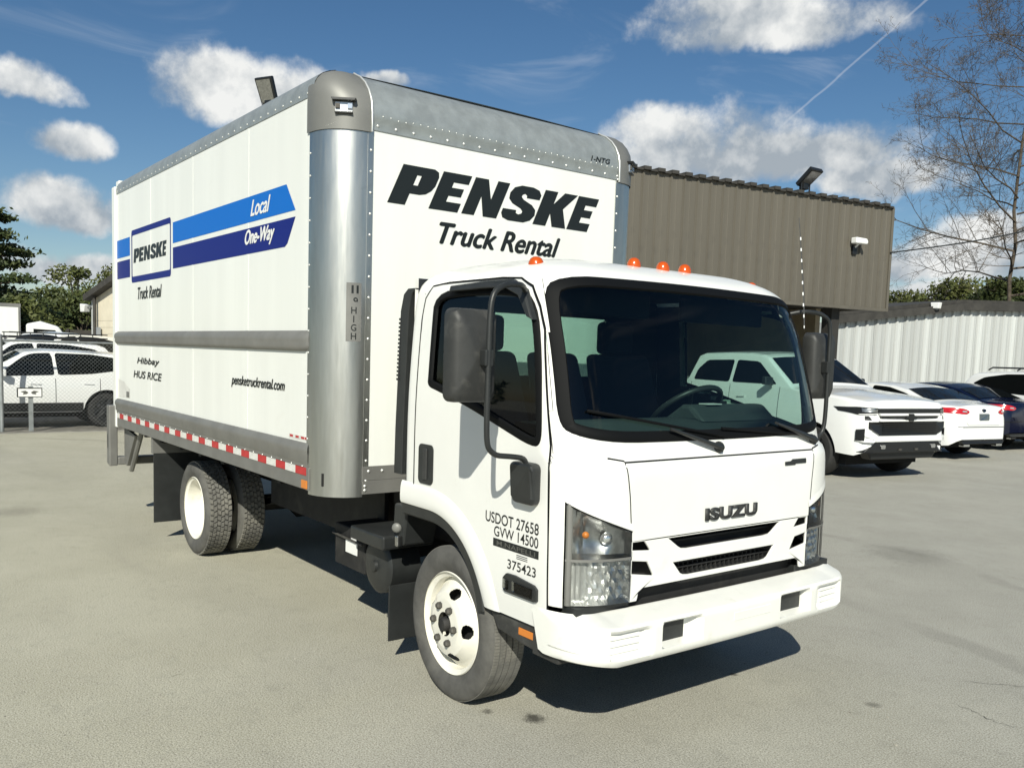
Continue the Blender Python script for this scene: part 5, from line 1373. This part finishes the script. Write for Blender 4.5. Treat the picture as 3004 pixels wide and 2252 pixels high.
# white ribbed shed beyond the parked cars: one long wall under a rising roof line
W0 = Vector((-12.0, 21.2, 0)); RL = [(0, 3.13), (6.0, 3.84), (13.6, 4.13), (26, 4.5)]
wb = thing('metal_shed', 'white ribbed-metal shed with dark roof edge beyond the parked cars', 'building', W0, atan2(AL.y, AL.x))
pw = .46; pr = [(0, 0), (.05, .0), (.075, -.055), (.145, -.055), (.17, 0), (.30, 0), (.31, -.012), (.33, -.012), (.34, 0), (pw-.002, 0)]
mm = MB(); mm.grid(lambda i, j: (pr[i][0], pr[i][1], j), len(pr), 2); me = mm.mesh('wall_panel', 'white_metal', 20)
rs_ = random.Random(9)
for k in range(50):
    o = mobj('wall_panel', me, wb, (k*pw, rs_.uniform(-.004, .004), 0)); o.scale = (1, 1, interp(RL, k*pw+.2)-.03)
def shed_bar(nm, m_, dz0, dz1, y0, y1):
    mm = MB()
    for (a, za), (b_, zb_) in zip(RL, RL[1:]): mm.hexa([(a, y0, za+dz0), (a, y1, za+dz0), (b_, y1, zb_+dz0), (b_, y0, zb_+dz0)], [(a, y0, za+dz1), (a, y1, za+dz1), (b_, y1, zb_+dz1), (b_, y0, zb_+dz1)])
    mm.build(nm, m_, wb)
shed_bar('roof_edge', 'roof_dark', -.06, .18, -.22, .3); shed_bar('roof_slab', 'roof_dark', .185, .30, -.05, 9); shed_bar('wall_core', 'grey_shed', -3.1, -.07, .02, .2)
MB().box(-.06, -.003, -.06, 9, 0, 3.1).build('end_wall', 'white_metal', wb)
d_ = ray(2727, 897); t_ = (W0-CAM).dot(OU)/Vector((d_.x, d_.y, 0)).dot(OU); P = CAM+d_*t_+OU*.25
o = thing('wall_lamp', 'small white lamp box on the roof edge of the ribbed shed', 'lamp', tuple(P))
MB().prism([(-.12, -.10), (.12, -.10), (.15, .10), (-.15, .10)], lambda a, b_, d: (a, d, b_), -.1, .1).build('lamp_body', 'decal_white', o, bevel=.02); MB().box(-.3, .04, -.04, .04, -.14, -.1).build('lamp_stem', 'steel_post', o)

# cream building with a low gable behind the truck's tail
G0 = at(272, 950, 30.0); G1 = at(620, 950, 22.5)
cb = thing('cream_building', 'cream block building with dark raking eave behind the truck tail', 'building', (G0.x, G0.y, 0))
dr = Vector((G1.x-G0.x, G1.y-G0.y, 0)); LnG = dr.length; dr.normalize(); nr = Vector((dr.y, -dr.x, 0))
if nr.dot(CAM-G0) < 0: nr = -nr
def gz(u, v):                                 # pixel -> (s, z) on the gable plane
    d = ray(u, v); t = (G0-CAM).dot(nr)/Vector((d.x, d.y, 0)).dot(nr); P = CAM+d*t; return (P-G0).dot(dr), P.z
sA, zA = gz(268, 866); sB, zB_ = gz(335, 819); kk = (zB_-zA)/(sB-sA); zl_ = zA-kk*sA-.12
def gp(s, d, z): return tuple(dr*s+nr*d+Vector((0, 0, z)))
rows = 12
for k in range(rows):
    z0 = k*.2; z1 = z0+.194
    MB().hexa([gp(0, -.2, z0), gp(0, 0, z0), gp(LnG, 0, z0), gp(LnG, -.2, z0)], [gp(0, -.2, z1), gp(0, 0, z1), gp(LnG, 0, z1), gp(LnG, -.2, z1)]).build('block_course', 'cream_block', cb)
zG = rows*.2; LR = 5.0
MB().hexa([gp(0, -.2, zG), gp(0, 0, zG), gp(LR, 0, zG), gp(LR, -.2, zG)], [gp(0, -.2, zl_-.06), gp(0, 0, zl_-.06), gp(LR, 0, zl_-.06+kk*LR), gp(LR, -.2, zl_-.06+kk*LR)]).build('gable', 'cream_block', cb)
MB().hexa([gp(sA, -6, zl_-.06+kk*sA), gp(sA, .25, zl_-.06+kk*sA), gp(LR, .25, zl_-.06+kk*LR), gp(LR, -6, zl_-.06+kk*LR)], [gp(sA, -6, zl_+.12+kk*sA), gp(sA, .25, zl_+.12+kk*sA), gp(LR, .25, zl_+.12+kk*LR), gp(LR, -6, zl_+.12+kk*LR)]).build('roof', 'roof_dark', cb)
MB().hexa([gp(0, -6, 0), gp(0, -.21, 0), gp(.2, -.21, 0), gp(.2, -6, 0)], [gp(0, -6, zl_-.3), gp(0, -.21, zl_-.3), gp(.2, -.21, zl_-.3), gp(.2, -6, zl_-.3)]).build('side_wall', 'cream_block', cb)
MB().hexa([gp(-.03, -.02, 0), gp(-.03, .03, 0), gp(.24, .03, 0), gp(.24, -.02, 0)], [gp(-.03, -.02, zl_), gp(-.03, .03, zl_), gp(.24, .03, zl_), gp(.24, -.02, zl_)]).build('corner_trim', 'white_metal', cb)
MB().tube([gp(.52, .12, .1), gp(.52, .12, zl_+.1)], .05, 8).build('downpipe', 'roof_dark', cb)
MB().box(-.05, .1, -.05, .05, 1.9, 2.2).build('meter_box', 'grey_shed', cb, loc=gp(.75, .1, 0))
# wall lamp hung on its corner
P = G0+nr*.1-dr*.32; wl = thing('wall_lamp', 'white floodlamp on the corner of the cream building', 'lamp', (P.x, P.y, at(252, 903, 30).z), atan2(dr.y, dr.x))
MB().prism([(-.18, -.12), (.10, -.12), (.22, .10), (-.22, .14)], lambda a, b_, d: (a, d, b_), -.1, .1).build('lamp_body', 'decal_white', wl, bevel=.02); MB().tube([(.1, 0, .02), (.42, 0, .06)], .02, 6).build('lamp_arm', 'steel_post', wl)
# low grey shed and dark board fence behind the left-hand cars
S0 = at(160, 960, 52); gs = thing('low_shed', 'low grey flat-roofed shed between the trees on the left', 'building', (S0.x, S0.y, 0), YAW-pi/2)
MB().box(0, 3.4, 0, 3, 0, 2.75).build('wall', 'grey_shed', gs); MB().box(-.1, 3.5, -.15, 3.1, 2.751, 2.9).build('roof', 'grey_shed', gs); MB().tube([(1.2, .5, 2.9), (1.2, .5, 4.1)], .04, 6).build('vent_pipe', 'steel_post', gs)
F0 = at(205, 960, 44); bf = thing('board_fence', 'dark weathered board fence beside the cream building', 'fence', (F0.x, F0.y, 0), YAW-pi/2)
for z in (.25, .75, 1.25, 1.75, 2.05): MB().box(-.2, 5.0, -.02, .02, z, z+.2).build('board', 'wood_dark', bf)
for x in (-.1, 1.5, 3.1, 4.7): MB().box(x, x+.1, -.08, -.021, 0, 2.3).build('post', 'wood_dark', bf)

# chain-link fence on the left
FX = -15.35; cf = thing('chain_link_fence', 'galvanised chain-link fence on the far edge of the lot in front of the white SUVs', 'fence', (FX, 0, 0))
for y in (-4.05, -1.02, 2.0, 5.0): MB().tube([(0, y, 0), (0, y, 1.82)], .038, 10).dome((0, y, 1.82), .045, (0, 0, 1), .04, n=10).build('fence_post', 'steel_post', cf, smooth=50)
MB().tube([(0, -4.05, 1.745), (0, 5.0, 1.745)], .021, 8).build('top_rail', 'steel_post', cf, smooth=50)
wm = MB(); st = .075
for k in range(int((9.05+1.7)/st)):
    for s in (1, -1):
        a = -4.05+k*st-(1.7 if s > 0 else 0); y0, z0, y1, z1 = (a, .05, a+1.68, 1.73) if s > 0 else (a, 1.73, a+1.68, .05)
        if y0 < -4.05: t = -4.05-y0; z0 += t*s; y0 = -4.05
        if y1 > 5.0: t = y1-5.0; z1 -= t*s; y1 = 5.0
        if y1-y0 > .05: wm.tube([(.004*s, y0, z0), (.004*s, y1, z1)], .0016, 3, caps=False)
kind(wm.build('wire_mesh', 'steel_post', cf), 'stuff')
# framed sign wired to the fence
pa = Vector((FX+.03, -.76, .84)); sgn = thing('fence_sign', 'small white sign in a black frame wired to the chain-link fence', 'sign', (FX+.03, -.55, .755), 0)
MB().box(-.012, .0, -.205, .205, -.085, .085).build('sign_board', 'decal_white', sgn)
for b_ in ((-.005, .010, -.215, .215, .080, .092), (-.005, .010, -.215, .215, -.092, -.080), (-.005, .010, -.217, -.203, -.079, .079), (-.005, .010, .203, .217, -.079, .079)): MB().box(*b_).build('sign_frame', 'lettering_black', sgn)
for s in (-1, 1): put_flat('emblem', shapes_mesh([[(s*.02, .0), (s*.07, .035), (s*.16, .02), (s*.10, -.01), (s*.12, -.04), (s*.05, -.03)]]), 'lettering_grey', sgn, (.002, 0, 0), (0, 1, 0), (0, 0, 1), .001)
MB().box(-.03, -.013, -.02, .06, -.755, .12).build('sign_stake', 'steel_post', sgn)
# kerb line and rough verge at the edge of the slab
mat('kerb', (.42, .40, .35), .85, var=.2, vscale=5); mat('gravel_verge', (.20, .19, .165), .95, var=.4, vscale=6, bump=.6, bscale=30)
k = MB(); k.add([(-15.10, -40, .004), (-14.98, -40, .004), (-14.90, 9, .004), (-15.02, 9, .004)], [(0, 1, 2, 3)]); kind(k.build('kerb_strip', 'kerb'), 'structure')
k = MB(); k.add([(-60, -40, .0035), (-15.11, -40, .0035), (-15.03, 9, .0035), (-60, 9, .0035)], [(0, 1, 2, 3)]); kind(k.build('gravel_verge', 'gravel_verge'), 'structure')
# ------------------------------------------------------------------ trees
def leafmat(name, a, b):
    m = bpy.data.materials.new(name); m.use_nodes = True; t = NT(m.node_tree); p_ = t.n['Principled BSDF']
    v = t.node('ShaderNodeTexCoord').outputs['Object']; g_ = t.node('ShaderNodeNewGeometry')
    c = t.mix(t.ramp(t.noise(v, .9, 4, .6), .35, .65), a, b); c = t.mix(t.math('MULTIPLY', g_.outputs['Random Per Island'], .6), c, tuple(x*.55 for x in a))
    t.l.new(c, p_.inputs['Base Color']); p_.inputs['Roughness'].default_value = .6; p_.inputs['Specular IOR Level'].default_value = .25
    MAT[name] = m
leafmat('foliage_olive', (.080, .098, .028), (.130, .140, .042)); leafmat('foliage_dark', (.048, .068, .022), (.095, .108, .034)); leafmat('foliage_pine', (.034, .056, .020), (.095, .110, .036))
mat('bark', (.085, .068, .050), .95, var=.35, vscale=8, bump=.3, bscale=20); mat('bark_pale', (.16, .145, .12), .95, var=.35, vscale=8)
def leaves(m, pts, size, rng):
    for q in pts:
        s = size*rng.uniform(.55, 1.3); n = Vector((rng.gauss(0, 1), rng.gauss(0, 1), rng.gauss(0, 1)+.5)).normalized(); a = n.orthogonal().normalized(); a = Matrix.Rotation(rng.random()*6.28, 3, n) @ a; b = n.cross(a); q = Vector(q)
        o = len(m.v); m.v += [tuple(q-a*s), tuple(q+b*s*.5), tuple(q+a*s), tuple(q-b*s*.5)]; m.f.append((o, o+1, o+2, o+3))
def broad_tree(name, loc, h, r, label, leaf, n=7000, size=.11, seed=1, trunk_h=.32, group=None, bare=0.0):
    rng = random.Random(seed); t = thing(name, label, 'tree', loc, 0, group); m = MB(); cr = MB()
    zb_ = h*trunk_h; m.tube([(0, 0, 0), (rng.uniform(-.1, .1), rng.uniform(-.1, .1), zb_), (rng.uniform(-.3, .3), rng.uniform(-.3, .3), h*.75)], [h*.03, h*.022, h*.006], 8)
    lobes = []
    for k in range(26):
        a = rng.random()*6.28; zz_ = rng.random(); rr = r*(sin(pi*(.18+.78*zz_))**.7)*rng.uniform(.25, .95); c = Vector((cos(a)*rr, sin(a)*rr, lerp(zb_, h*.93, zz_))); s = r*rng.uniform(.22, .42); lobes.append((c, s))
        m.tube([(0, 0, lerp(zb_*.8, c.z, .45)), tuple(c*.55+Vector((0, 0, c.z*.42))), tuple(c)], [h*.010, h*.006, h*.0025], 5)
    pts = []
    for k in range(n):
        c, s = rng.choice(lobes); d = Vector((rng.gauss(0, 1), rng.gauss(0, 1), rng.gauss(0, 1))).normalized()*(s*rng.random()**.4); d.z *= .62; pts.append(c+d)
    leaves(cr, pts, size, rng); m.build('trunk', 'bark', t, smooth=60); cr.build('crown', leaf, t, fix=False); return t
def pine(name, loc, h, r, label, seed=3, n=16000):
    rng = random.Random(seed); t = thing(name, label, 'tree', loc); m = MB(); cr = MB(); m.tube([(0, 0, 0), (.05, .02, h*.5), (0, 0, h)], [.26, .17, .03], 9)
    pts = []; nb = 46
    for k in range(nb):
        f = (k+rng.random())/nb; z = h*lerp(.22, .985, f); L = r*(1-f)**.75*rng.uniform(.55, 1.12)+.25; a = k*2.4+rng.uniform(-.4, .4); d = Vector((cos(a), sin(a), rng.uniform(-.10, .22))); e = Vector((0, 0, z))+d*L
        m.tube([(0, 0, z), tuple(Vector((0, 0, z))+d*L*.5+Vector((0, 0, -.05*L))), tuple(e)], [.05, .03, .012], 5)
        for q in range(int(n/nb)):
            s = rng.random()**.6; c = Vector((0, 0, z))+d*(L*lerp(.25, 1.05, s)); w = L*.30*(1.15-s*.5); pts.append(c+Vector((rng.gauss(0, w*.55), rng.gauss(0, w*.55), abs(rng.gauss(0, .13))-.04)))
    leaves(cr, pts, .105, rng); m.build('trunk', 'bark', t, smooth=60); cr.build('crown', 'foliage_pine', t, fix=False); return t
def place(u, topv, dist): P = at(u, topv, dist); return (P.x, P.y, 0), P.z
p_, h_ = place(-120, 500, 36); pine('pine_tree', p_, h_, 3.0, 'tall tiered evergreen pine beside the white box truck on the left', 3)
p_, h_ = place(40, 840, 33); broad_tree('shrub_tree', p_, h_, 1.4, 'round olive bush growing at the foot of the tall pine', 'foliage_olive', 5000, .08, 8, .2)
for i, (u, v, d, r, lab, lf) in enumerate(((225, 775, 56, 2.7, 'open-crowned tree rising above the others left of the cream building', 'foliage_olive'),
    (330, 772, 62, 3.0, 'broad tree whose crown shows behind the cream building eave', 'foliage_olive'), (165, 850, 54, 2.6, 'dense dark tree between the pine and the open-crowned tree', 'foliage_dark'),
    (245, 868, 50, 2.7, 'low dark bushy tree in front of the open-crowned tree', 'foliage_dark'), (135, 925, 47, 1.3, 'small olive bush left of the low grey shed', 'foliage_olive'))):
    p_, h_ = place(u, v, d); broad_tree('broadleaf_tree', p_, h_, r, lab, lf, 9000, .115, 20+i, .18)
for i, (u, v, d, r, lab) in enumerate(((2665, 838, 60, 3.4, 'low green tree next to the brown fascia corner above the shed roof'), (2800, 822, 58, 4.2, 'widest green tree crown above the ribbed shed roof'),
    (2905, 850, 55, 2.8, 'small green tree crown between the widest one and the bare tree'), (2985, 795, 52, 2.6, 'green evergreen crown at the foot of the bare tree'))):
    p_, h_ = place(u, v, d); broad_tree('broadleaf_tree', p_, h_, r, lab, 'foliage_olive' if i < 3 else 'foliage_dark', 10000, .13, 40+i, .25)
# bare winter tree
def bare_tree(loc, h, seed=11):
    rng = random.Random(seed); t = thing('bare_tree', 'leafless winter tree with fine spreading twigs behind the ribbed shed', 'tree', loc)
    tr = MB(); bm_ = MB(); tw = MB()
    tp_ = [Vector((0, 0, 0))]
    for k in range(1, 15): tp_.append(Vector((rng.uniform(-.12, .12), rng.uniform(-.12, .12), h*k/14)))
    tr.tube(tp_, [.095*(1-k/15.5)+.010 for k in range(15)], 8)
    def grow(q, d, L, r, lev):
        n = 5; P = [q]; dd = d.copy()
        for k in range(n):
            dd = (dd+Vector((rng.gauss(0, .12), rng.gauss(0, .12), rng.gauss(.03, .09)))).normalized(); P.append(P[-1]+dd*(L/n))
        (bm_ if lev < 1 else tw).tube(P, [r*(1-.75*k/n) for k in range(n+1)], 5 if lev < 1 else 3, caps=False)
        if lev >= 4: return
        for k in range([11, 7, 4, 2][lev]):
            f = rng.uniform(.15, 1.0); i = min(n-1, int(f*n)); b = P[i].lerp(P[i+1], f*n-i); e = (P[i+1]-P[i]).normalized(); s_ = e.orthogonal().normalized(); s_ = Matrix.Rotation(rng.random()*6.28, 3, e) @ s_
            grow(b, (e*rng.uniform(.55, 1.0)+s_*rng.uniform(.5, 1.0)).normalized(), L*rng.uniform(.32, .55)*(1.15-f*.4), max(.0062, r*.42), lev+1)
    for k in range(34):
        f = lerp(.24, .97, (k+rng.random())/34); a = k*2.4+rng.uniform(-.5, .5); grow(Vector((0, 0, h*f)), Vector((cos(a), sin(a), rng.uniform(.0, .38))).normalized(), h*.40*(1.1-f*.72)*rng.uniform(.75, 1.1), .050*(1.25-f), 0)
    tr.build('trunk', 'bark', t, smooth=60)
    kind(bm_.build('limbs', 'bark', t, fix=False, smooth=60), 'stuff'); kind(tw.build('twigs', 'bark', t, fix=False), 'stuff')
p_, _ = place(2988, 560, 42); h_ = 19.5; bare_tree(p_, h_)
# far belt of trees that closes the horizon
fb = MB(); rng = random.Random(77)
pts = []
for k in range(26000):
    a = rng.uniform(radians(70), radians(215)); d = rng.uniform(95, 125); H_ = 4.2+2.2*noise.noise(Vector((a*14, 0, 3)))+1.2*noise.noise(Vector((a*45, 1, 3)))
    z = H_*rng.random()**.7; pts.append((CAM.x+cos(a)*d, CAM.y+sin(a)*d, z))
leaves(fb, pts, .42, rng)
o = kind(fb.build('distant_wood', 'foliage_dark', fix=False), 'stuff'); o['label'] = 'far belt of dark trees closing the horizon'; o['category'] = 'wood'
